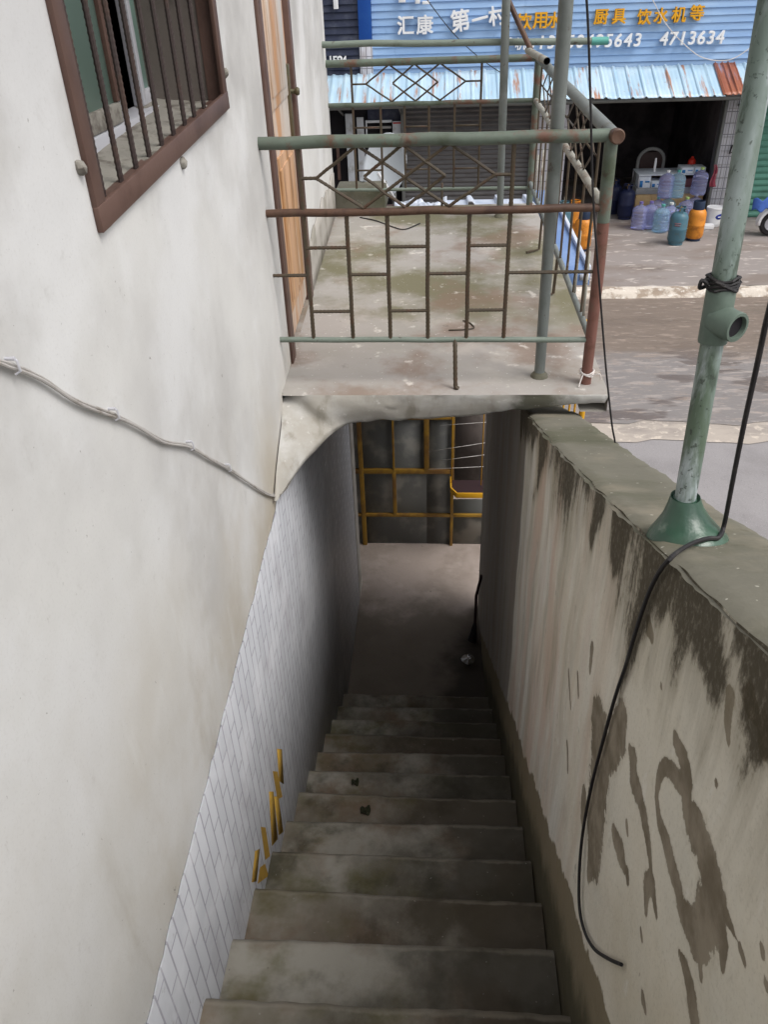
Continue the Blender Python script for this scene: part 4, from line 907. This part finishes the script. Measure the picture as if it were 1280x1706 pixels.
b.quad((x0, YS+.41, AZ), (x0, YS+4, AZ), (x0, YS+4, 3), (x0, YS+.41, 3)); b.quad((x1, YS+.41, AZ), (x1, YS+4, AZ), (x1, YS+4, 3), (x1, YS+.41, 3)); b.quad((x0, YS+4, AZ), (x1, YS+4, AZ), (x1, YS+4, 3), (x0, YS+4, 3)); b.quad((x0, YS+.3, 2.7), (x1, YS+.3, 2.7), (x1, YS+4, 2.7), (x0, YS+4, 2.7))
b.build('open_bay', 'bay_dark', shop)
b = MB(); b.quad((x0, YS+.15, AZ+.003), (x1, YS+.15, AZ+.003), (x1, YS+4, AZ+.003), (x0, YS+4, AZ+.003)); b.build('bay_floor', 'apron', shop)
MB().box(xs_['op1'], xs_['p2a']-.003, YS-.02, YS+.12, AZ, ZL, .004).build('door_jamb', 'shutter_rail', shop)
def shutter(x0, x1, mat, z1=ZL, pitch=.085):
    b = MB(); n = int((z1-AZ)/pitch)
    def fn(u, v):
        i = round(v*n*4); k = i % 4; z = AZ + (z1-AZ)*i/(n*4); return (x0+(x1-x0)*u, YS+.10 - (.0, .022, .026, .012)[k], z)
    b.grid(fn, 1, n*4); return b.build('roller_shutter', mat, shop, ang=20)
shutter(xs_['sh0']+.03, xs_['sh1'], 'shutter')
MB().box(xs_['sh0']-.04, xs_['sh0']+.03, YS, YS+.16, AZ, ZL, .004).build('shutter_rail', 'shutter_rail', shop); MB().box(xs_['sh1'], xs_['p1a']-.002, YS-.02, YS+.16, AZ, ZL, .004).build('shutter_rail', 'shutter_rail', shop)
MB().box(xs_['sh0']+.03, xs_['sh1'], YS-.0, YS+.07, AZ+1.62, AZ+1.67).build('shutter_lock_bar', 'shutter_rail', shop)
shutter(xs_['p2b']+.02, 9.5, 'green_shutter', ZL, .12)
# left bay: dark window front with pale cabinet doors
b = MB(); b.box(-8, xs_['sh0']-.04, YS+.25, YS+.3, AZ, ZL+.1); b.build('left_bay', 'dark', shop)
def px_panel(nm, p0, p1, mat, y=YS+.1, th=.06):
    a, c = onY(*p0, y), onY(*p1, y); MB().box(a.x, c.x, y, y+th, max(AZ, c.z), a.z, .004).build(nm, mat, shop)
px_panel('cabinet_panel', (575,190), (592,303), 'dish'); px_panel('cabinet_panel', (594,196), (610,303), 'dish', YS+.14)
px_panel('noticeboard', (654,202), (670,226), 'dish', YS+.12, .02); px_panel('noticeboard_heading', (655,204), (668,206), 'red', YS+.11, .005)
px_panel('window_pane', (612,180), (668,200), 'navy_slat', YS+.2); px_panel('window_frame', (611,201), (653,204), 'carton', YS+.16); px_panel('window_frame', (609,201), (613,245), 'carton', YS+.16); px_panel('shelf_board', (613,211), (652,214), 'grey', YS+.17); px_panel('window_frame', (632,180), (635,240), 'grey', YS+.15)
px_panel('brown_door', (560,246), (568,300), 'brown_frame', YS+.12)
# sign above
sg = thing('shop_sign', 'large blue slatted shop sign with white and yellow characters and telephone numbers', 'sign', (2, YS, 3))
sx0, sx1 = onY(620, 60, YS).x, onY(1261, 60, YS).x; SZ0, SZ1, P = 2.86, 5.6, .118
b = MB(); n = int((SZ1-SZ0)/P)
def fsl(u, v):
    i = round(v*n*2); z = SZ0 + P*(i//2) + (P*.88 if i % 2 else 0); return (sx0+(sx1-sx0)*u, YS+.06 - (.0 if i % 2 else .022), z)
b.grid(fsl, 1, n*2); b.build('slatted_board', 'blue_slat', sg, ang=10)
MB().box(sx0, sx1, YS+.06, YS+.12, SZ0, SZ1).build('backing', 'navy_slat', sg)
def glyph(ch, px, py, hpx, mat, parent=sg, y=YS-.02, wfac=1, shear=0, rot=0, bold=.018):
    cu = bpy.data.curves.new('character', 'FONT'); cu.body = ch; cu.size = 1; cu.extrude = .03; cu.offset = 0; cu.align_x = 'LEFT'
    tmp = bpy.data.objects.new('character', cu); COL.objects.link(tmp); bpy.context.view_layer.update()
    me = bpy.data.meshes.new_from_object(tmp.evaluated_get(bpy.context.evaluated_depsgraph_get())); bpy.data.objects.remove(tmp)
    if not me.vertices: return None
    c = onY(px, py, y); h = (onY(px, py-hpx/2, y)-onY(px, py+hpx/2, y)).length
    xs2 = [v.co.x for v in me.vertices]; ys2 = [v.co.y for v in me.vertices]; mx, my = (min(xs2)+max(xs2))/2, (min(ys2)+max(ys2))/2
    s_ = h/(max(ys2)-min(ys2)) if ch != '一' else h/(max(xs2)-min(xs2)); og = origin(parent); cr, sr = math.cos(rot), math.sin(rot)
    for v in me.vertices:
        a_, b_, z_ = (v.co.x-mx)*s_*wfac, (v.co.y-my)*s_, v.co.z; a_ += b_*shear; a_, b_ = a_*cr-b_*sr, a_*sr+b_*cr
        v.co = Vector((c.x+a_, y-z_, c.z+b_)) - og
    bb = bmesh.new(); d_ = bold*s_*.8
    for k, (dx, dz) in enumerate(((-1,-1),(1,-1),(-1,1),(1,1),(0,0))):
        m2 = me.copy(); m2.transform(Matrix.Translation((dx*d_, -.0012*k, dz*d_))); bb.from_mesh(m2); bpy.data.meshes.remove(m2)
    bb.to_mesh(me); bb.free()
    me.materials.append(M[mat]); o = bpy.data.objects.new('character', me); COL.objects.link(o); o.parent = parent; return o
for ch, px, py, h, rt in (('汇',676,42,30,.0),('康',708,41,31,.0),('第',767,34,36,.12),('一',800,31,30,.2),('村',829,26,32,.12)): glyph(ch, px, py, h, 'white_letter', rot=rt, bold=.03)
for ch, px, py, h in (('饮',874,36,27),('用',900,34,26),('水',924,33,26),('厨',1002,28,24),('具',1032,27,24),('饮',1074,28,25),('水',1102,26,25),('机',1132,24,25),('等',1162,21,25)): glyph(ch, px, py, h, 'yellow_letter', bold=.028)
for i, ch in enumerate('13550495643'): glyph(ch, 903+16.0*i, 70.5-.42*i, 21, 'white_letter', shear=.12, bold=.022)
for ch, px in (('手',846),('机',868),(':',889)): glyph(ch, px, 73, 20 if ch != ':' else 11, 'white_letter', bold=.02)
for i, ch in enumerate('4713634'): glyph(ch, 1107+15.6*i, 64.5-.45*i, 21, 'white_letter', shear=.1, bold=.022)
for a, c in (((664,-20),(676,4)), ((692,-10),(700,6)), ((704,2),(716,7))):   # feet of a cropped upper row
    p, q = onY(*a, YS-.05), onY(*c, YS-.05); MB().box(min(p.x,q.x), max(p.x,q.x), YS-.05, YS+.0, q.z, p.z, .004).build('character_stroke', 'white_letter', sg)
# neighbouring dark sign and blue pillar
ns = thing('neighbour_sign', 'dark navy slatted sign with a white telephone number left of the blue one', 'sign', (-2, YS, 3))
nx1 = onY(598, 60, YS).x; b = MB(); n = int((SZ1-2.75)/P)
b.grid(lambda u, v: (-7.5+(nx1+7.5)*u, YS+.06 - (.0 if round(v*n*2) % 2 else .03), 2.75 + P*(round(v*n*2)//2) + (P*.93 if round(v*n*2) % 2 else 0)), 1, n*2); b.build('slatted_board', 'navy_slat', ns, ang=10)
p, q = onY(552,-60,YS-.02), onY(564,15,YS-.02); MB().box(p.x, q.x, YS-.04, YS+.0, q.z, p.z, .004).build('character_stroke', 'white_letter', ns)
for i, ch in enumerate('1584'): glyph(ch, 551+7.6*i, 101, 15, 'white_letter', ns)
MB().box(nx1+.004, sx0-.004, YS-.03, YS+.1, onY(610,68,YS).z, SZ1, .004).build('blue_panel', 'royal', ns); MB().box(nx1+.004, sx0-.004, YS-.02, YS+.1, 2.75, onY(610,68,YS).z-.003, .004).build('tiled_panel', 'pillar_tiles', ns)
# awning
aw = thing('tin_awning', 'rust streaked light blue corrugated awning above the shop fronts with one brown sheet', 'awning', (2, 16.9, 2.6))
def tinsheet(x0, x1, mat, dz=0, y1=YS-.02, z1=2.90, y0=16.42, z0=2.485, pitch=.24):
    b = MB(); n = int((x1-x0)/.02)
    def fn(u, v):
        x = x0+(x1-x0)*u; ph = (x/pitch) % 1; r_ = .024*min(1, 2.2*max(0, 1-abs(ph-.5)/.13)) + .003*math.sin(x*78)
        return (x, y0+(y1-y0)*v + (.012*noise.noise((x*3, 0, 0)) if v == 0 else 0), z0+(z1-z0)*v + r_ + dz + .008*noise.noise((x*1.5, v*2, 2)))
    b.grid(fn, n, 8); return b.build('sheet', mat, aw, solid=.004)
xb0, xb1 = onY(1205,165,16.42).x, onY(1238,165,16.42).x
tinsheet(-6, .3, 'blue_tin'); tinsheet(.26, 3.1, 'blue_tin', .012); tinsheet(3.06, xb0+.04, 'blue_tin', 0); tinsheet(xb0, xb1+.04, 'brown_tin', .02, pitch=.115); tinsheet(xb1, 9, 'blue_tin', .004)
MB().box(-6, 9, 16.5, 16.54, 2.41, 2.478).build('purlin', 'shutter_rail', aw); MB().box(-6, 9, YS-.05, YS-.01, 2.80, 2.885).build('purlin', 'shutter_rail', aw)
for x_ in (-1.9, xs_['sh0']-.03, xs_['p1a']-.05, xs_['p2a']+.2): MB().bar((x_, YS-.0, 2.2), (x_, 16.52, 2.43), .03, .03).build('bracket', 'shutter_rail', aw)

# ------------------------------------------------------------------ goods in front of the open bay
def bottle_thing(loc, body, cap, label, tilt=0, rot=0):
    t = thing('water_bottle', label, 'water bottle', (0,0,0), 'large water bottles by the shop')
    pr = [(.02,.012),(.1,.0),(.128,.012),(.135,.03)]
    for i in range(4): z = .05+.065*i; pr += [(.135,z),(.135,z+.04),(.127,z+.05),(.127,z+.056)]
    pr += [(.135,.32),(.134,.345),(.118,.385),(.08,.415),(.045,.43),(.03,.44),(.028,.478)]
    MB().lathe(pr, (0,0,0), seg=24).build('body', body, t)
    MB().lathe([(.033,.462),(.034,.468),(.033,.498),(.0,.5)], (0,0,0), seg=14, cap=False).build('cap', cap, t)
    t.location = loc; t.rotation_euler = (tilt, tilt*.4, rot); t.scale = (1.12, 1.12, 1.04); return t
AZ2 = .092
def gnd(px, py): return onZ(px, py, AZ2)
B = [(1066,384,'bottle_v','cap_violet','violet empty water bottle at the left end of the front row'),
     (1083,383,'bottle_v','cap_violet','violet empty water bottle second from left in the front row'),
     (1102,389,'bottle_c','cap_teal','clear blue water bottle standing nearest the street in the front row'),
     (1116,386,'bottle_v','cap_white','violet water bottle right behind the teal gas cylinder'),
     (1142,376,'bottle_v','cap_green','violet water bottle behind the orange gas cylinder'),
     (1157,370,'bottle_v','cap_white','violet water bottle at the right end beside the white bucket')]
pos = []
for px, py, bd, cp_, lb in B:
    p = gnd(px, py); p.y += .14; pos.append(p); bottle_thing(p, bd, cp_, lb, 0, rnd.uniform(0,6))
bk = [gnd(1096,376), gnd(1113,374)]
for p, bd, cp_, lb in ((bk[0], 'bottle_v', 'cap_teal', 'violet water bottle half hidden in the middle of the second row'), (bk[1], 'bottle_c', 'cap_teal', 'clear blue water bottle carrying another one in the second row')):
    p.y += .2; bottle_thing(p, bd, cp_, lb)
up1 = Vector((bk[0].x+.10, bk[0].y-.02, AZ2+.498)); up2 = Vector((bk[1].x+.09, bk[1].y-.02, AZ2+.5))
bottle_thing(up1, 'bottle_v', 'cap_white', 'pale water bottle stacked on top to the left'); bottle_thing(up2 + Vector((0,-.08,0)), 'bottle_c', 'cap_teal', 'clear blue water bottle stacked on top to the right')
bottle_thing(Vector((pos[5].x+.02, pos[5].y+.05, AZ2+.498)), 'bottle_v', 'cap_green', 'violet water bottle with lime cap stacked on the right hand bottle', .06)
def cylinder(loc, body, label, collar='guard', cmat='shutter_rail', rot=0, s=1):
    t = thing('gas_cylinder', label, 'gas cylinder', (0,0,0), 'gas cylinders by the shop')
    MB().lathe([(.12,.035),(.15,.06),(.162,.10),(.163,.28),(.165,.285),(.165,.295),(.163,.3),(.162,.47),(.15,.52),(.12,.56),(.06,.585),(.03,.59)], (0,0,0), seg=28).build('body', body, t)
    MB().lathe([(.125,0),(.128,0),(.128,.06),(.118,.062),(.118,.004)], (0,0,0), seg=24, cap=False).build('foot_ring', cmat if collar == 'cap' else body, t)
    MB().lathe([(.022,.585),(.022,.63),(.03,.632),(.03,.66),(.012,.664),(.012,.68)], (0,0,0), seg=12).build('valve', 'brass', t)
    b = MB()
    if collar == 'cap': b.lathe([(.105,.555),(.108,.57),(.104,.70),(.098,.715),(.09,.715),(.09,.60)], (0,0,0), seg=24, cap=False); b.build('collar', cmat, t)
    else:
        for a_ in (.5, 2.6, 4.7): b.bar((.085*math.cos(a_), .085*math.sin(a_), .555), (.085*math.cos(a_), .085*math.sin(a_), .66), .05, .006, up=(math.cos(a_), math.sin(a_), 0))
        b.lathe([(.09,.655),(.094,.66),(.094,.675),(.088,.675),(.088,.657)], (0,0,0), seg=20, cap=False); b.build('collar', body, t)
    t.location = loc; t.rotation_euler = (0,0,rot); t.scale = (s,s,s); return t
p = gnd(1129,410); p.y += .15; t = cylinder(p, 'teal_cyl', 'teal gas cylinder with worn red print standing nearest the street'); 
b = MB()
for j, zz in enumerate((.36,.395)):
    b.grid(lambda u, v: (p.x + .1645*math.sin(-.75+u*.75), p.y - .1645*math.cos(-.75+u*.75), p.z+zz+.022*v), 8, 1)
b.build('print', 'red_print', t, solid=.002)
p = gnd(1159,403); p.y += .15; cylinder(p, 'orange_cyl', 'orange gas cylinder with navy collar beside the white bucket', 'cap', 'navy')
p = gnd(971,420); p.y += .15; cylinder(p, 'orange_cyl', 'orange gas cylinder seen through the street side railing, front one', 'cap', 'navy', 1)
p = gnd(957,398); p.y += .2; cylinder(p, 'orange_cyl', 'orange gas cylinder half hidden behind another orange one', 'guard', 'navy')
p = gnd(938,400); p.y += .2; cylinder(p, 'teal_cyl', 'teal gas cylinder left of the orange pair behind the railing', 'guard')
p = onZ(1043, 367, AZ2); cylinder(p+Vector((0,.15,0)), 'navy_cyl', 'navy gas cylinder just inside the dark open bay, front one', 'guard'); cylinder(p+Vector((-.18,.6,0)), 'navy_cyl', 'navy gas cylinder further back in the dark open bay', 'guard')
# counter with goods
cy_ = YS+.25; c0, c1 = onY(1060, 330, cy_).x, onY(1172, 330, cy_).x
zc = onY(1110, 292, cy_).z; zg0, zg1 = onY(1100, 323, cy_).z, onY(1100, 313, cy_).z
ct = thing('shop_counter', 'light wood shop counter with grey band and glass top shelf in the open bay', 'counter', ((c0+c1)/2, cy_+.3, AZ))
MB().box(c0, c1, cy_, cy_+.6, AZ+.02, zg0, .004).build('base', 'wood', ct); MB().box(c0-.02, c1+.02, cy_-.02, cy_+.62, zg0+.002, zg1, .004).build('band', 'grey', ct)
MB().box(c0, c1, cy_-.02, cy_+.6, zc, zc+.02, .002).build('top', 'carton', ct)
for x_ in (c0+.015, c1-.015):
    for y_ in (cy_, cy_+.58): MB().box(x_-.012, x_+.012, y_-.012, y_+.012, zg1+.001, zc-.001).build('upright', 'alu', ct)
hh = zc-zg1
def carton(x0, x1, h, mat, label, z=None, print_=True):
    z = zg1+.003 if z is None else z; t = thing('carton', label, 'carton', ((x0+x1)/2, cy_+.2, z), 'cartons on the shop counter')
    MB().box(x0, x1, cy_+.02, cy_+.35, z, z+h, .003).build('box', mat, t)
    if print_:
        MB().box(x0+(x1-x0)*.06, x0+(x1-x0)*.32, cy_+.016, cy_+.0195, z+.01, z+h*.62).build('print', 'carton_blue', t); MB().box(x0+(x1-x0)*.5, x0+(x1-x0)*.9, cy_+.016, cy_+.0195, z+h*.45, z+h*.6).build('print', 'carton_blue', t)
W_ = c1-c0
carton(c0+.03, c0+.03+W_*.17, hh*.92, 'carton', 'tall white and blue carton at the left end of the counter shelf')
carton(c0+W_*.21, c0+W_*.37, hh*.5, 'carton', 'low white and blue carton second from left on the counter shelf'); carton(c0+W_*.40, c0+W_*.62, hh*.7, 'carton_brown', 'maroon carton in the middle of the counter shelf', None, False)
carton(c0+W_*.66, c0+W_*.95, hh*.62, 'carton_brown', 'maroon carton at the right end of the counter shelf', None, False)
carton(c0+W_*.62, c0+W_*.80, .11, 'carton', 'flat white and blue carton on the counter top at right', zc+.023); carton(c0+W_*.815, c0+W_*.97, .11, 'carton', 'smaller flat white and blue carton at the right end of the counter top', zc+.023)
ch = thing('chair', 'dark chair with a rounded back behind the counter', 'chair', (c0+.35, cy_+1.1, AZ))
cq = onY(1085, 270, cy_+1.1)
b = MB(); b.tube([(cq.x-.27, cy_+1.1, .5), (cq.x-.27, cy_+1.1, .95)] + [(cq.x-.27*math.cos(a_), cy_+1.1, .98+.24*math.sin(a_)) for a_ in [i*math.pi/12 for i in range(13)]] + [(cq.x+.27, cy_+1.1, .95), (cq.x+.27, cy_+1.1, .5)], .035, 8); b.build('back_frame', 'grey', ch)
b = MB(); b.box(cq.x-.24, cq.x+.24, cy_+1.1, cy_+1.14, .55, 1.16, .05); b.build('backrest', 'chair', ch); MB().box(cq.x-.25, cq.x+.25, cy_+.75, cy_+1.15, .46, .52, .015).build('seat', 'chair', ch)
for dx in (-.22, .22):
    for dy in (.78, 1.12): MB().tube([(cq.x+dx, cy_+dy, AZ+.003), (cq.x+dx, cy_+dy, .47)], .018, 8).build('leg', 'grey', ch)
p = onY(1150, 290, cy_+.4); p.z = zc+.022
b = MB(); b.lathe([(.07,0),(.075,.02),(.075,.17),(.06,.2),(.03,.22),(.028,.25),(.0,.255)], p, seg=18, cap=False); tag(b.build('thermos', 'red'), 'red flask standing on the right of the shop counter', 'flask')
p = onY(1090, 291, cy_+.25); p.z = zc+.022
tag(MB().lathe([(.025,0),(.025,.2),(.02,.21),(.02,.26),(.0,.262)], p, seg=12, cap=False).build('tube', 'white_plastic'), 'slim white tube standing on the left of the shop counter', 'tube')
# bucket
p = gnd(1191, 379); p.y += .15
bu = thing('paint_bucket', 'white plastic bucket with a blue oval logo against the tiled pillar', 'bucket', p)
MB().lathe([(.13,0),(.135,.01),(.158,.33),(.165,.335),(.165,.36),(.158,.365),(.15,.36),(.145,.05)], p, seg=28, cap=False).build('tub', 'white_plastic', bu); MB().lathe([(.0,.352),(.15,.352)], p, seg=28, cap=False).build('lid', 'white_plastic', bu)
b = MB(); b.grid(lambda u, v: (p.x+(.149+.016*v)*math.sin(.45+.28*(2*u-1)*2), p.y-(.149+.016*v)*math.cos(.45+.28*(2*u-1)*2), p.z+.2+.11*(v-.5)*max(.02, math.sin(u*math.pi))**.5), 16, 4); b.build('logo', 'logo_blue', bu, solid=.002)
b = MB(); b.grid(lambda u, v: (p.x+.162*math.sin(.2+.5*u), p.y-.162*math.cos(.2+.5*u), p.z+.197+.018*(v-.5)), 8, 1); b.build('logo_band', 'white_letter', bu, solid=.003)
q = gnd(1180, 384); q.y += .05
tag(MB().box(q.x-.13, q.x+.13, q.y, q.y+.16, AZ2+.003, AZ2+.09, .008).build('small_box', 'white_plastic'), 'small white box on the ground in front of the bucket', 'box')
# things on the pillar
wm = thing('wire_mesh', 'dark wire mesh panel hung on the right tiled pillar', 'wire mesh', (xs_['p2a']+.3, YS-.03, 1))
b = MB()
for i in range(9): x_ = xs_['p2a']+.04+.06*i; b.tube([(x_, YS-.03, .35), (x_, YS-.03, 2.4)], .004, 5)
for i in range(9): z_ = .4+.25*i; b.tube([(xs_['p2a']+.02, YS-.036, z_), (xs_['p2a']+.54, YS-.036, z_)], .004, 5)
b.build('mesh_panel', 'grey', wm); b = MB()
for i in range(2): b.tube([(xs_['p2a']+.04+.48*i, YS-.03, 2.3), (xs_['p2a']+.04+.48*i, YS+.002, 2.3)], .006, 5)
b.build('hook', 'grey', wm)
q = onY(1193, 285, YS-.06)
b = MB(); b.grid(lambda u, v: (q.x-.05+.13*u*(.4+.6*v) + .02*math.sin(v*6), YS-.05-.02*math.sin(u*9+v*3), q.z+.12-.42*v), 10, 14); tag(b.build('rag', 'pinkrag', solid=.01), 'dull red rag hanging on the mesh of the tiled pillar', 'rag')
q = onY(1216, 256, YS-.06); tag(MB().tube([q+Vector((.03,.0,.16)), q+Vector((.0,0,0)), q+Vector((.10,-.02,.06))], .018, 7).build('hook', 'black'), 'dark hook shaped tool hanging high on the tiled pillar', 'tool')
# scooter at the right edge
b0 = gnd(1275, 400); SX, SY = b0.x+.05, b0.y+.3
sc = thing('scooter', 'parked scooter with grey leg shield and white fender before the green shutter', 'scooter', (SX, SY, AZ2))
def wheel(x_):
    b = MB(); b.lathe([(.14,-.05),(.2,-.05),(.225,-.03),(.23,0),(.225,.03),(.2,.05),(.14,.05),(.14,-.05)], (x_, SY, AZ2+.232), (0,1,0), 26, cap=False); wl = b.build('wheel', 'black', sc)
    MB().lathe([(.0,-.03),(.135,-.04),(.138,.04),(.0,.03)], (x_, SY, AZ2+.232), (0,1,0), 18, cap=False).build('rim', 'alu', wl)
wheel(SX+.12); wheel(SX+1.32)
fr_ = onY(1250, 300, SY)
b = MB(); b.prism([(SX-.02, SY-.16, .62), (SX+.12, SY-.17, 1.18), (SX+.18, SY-.17, 1.18), (SX+.28, SY-.17, .45), (SX+.2, SY-.17, .38)], (0,.34,0)); b.build('leg_shield', 'grey', sc)
b = MB(); b.lathe([(.24,-.09),(.275,-.07),(.285,0),(.275,.07),(.24,.09)], (SX+.12, SY, AZ2+.24), (0,1,0), 26, cap=False)
bmesh.ops.delete(b.b, geom=[v for v in b.b.verts if v.co.z < AZ2+.2], context='VERTS'); b.build('fender', 'white_plastic', sc, solid=.01)
MB().box(SX+.25, SX+.75, SY-.17, SY+.17, .36, .44, .03).build('footboard', 'white_plastic', sc)
b = MB(); b.prism([(SX+.72, SY-.16, .38), (SX+.70, SY-.16, .78), (SX+1.6, SY-.14, .86), (SX+1.62, SY-.14, .6), (SX+1.3, SY-.14, .5)], (0,.31,0)); b.build('body', 'teal_cyl', sc)
MB().box(SX+.70, SX+1.5, SY-.15, SY+.15, .80, .92, .04).build('seat', 'black', sc)
b = MB(); b.tube(curve([(SX+.22, SY-.36, 1.26), (SX+.14, SY-.2, 1.24), (SX+.12, SY, 1.2), (SX+.14, SY+.2, 1.24), (SX+.22, SY+.36, 1.26)], 5), .018, 8); b.build('handlebar', 'black', sc)
MB().tube([(SX+.13, SY, 1.2), (SX+.12, SY, AZ2+.3)], .03, 8).build('fork', 'shutter_rail', sc)
MB().lathe([(.02,-.01),(.07,0),(.075,.02),(.06,.04),(.01,.045)], (SX+.06, SY, 1.08), (-1,0,.2), 14).build('headlight', 'white_plastic', sc)
q = onY(1266, 340, SY-.25); b = MB(); b.grid(lambda u, v: (q.x-.12+.3*u, SY-.24-.05*math.sin(u*4)-.03*v, q.z+.09-.2*v+.03*math.sin(u*9)), 12, 8); tag(b.build('cloth', 'cloth_blue', solid=.012), 'blue cloth draped on the front of the parked scooter', 'cloth')
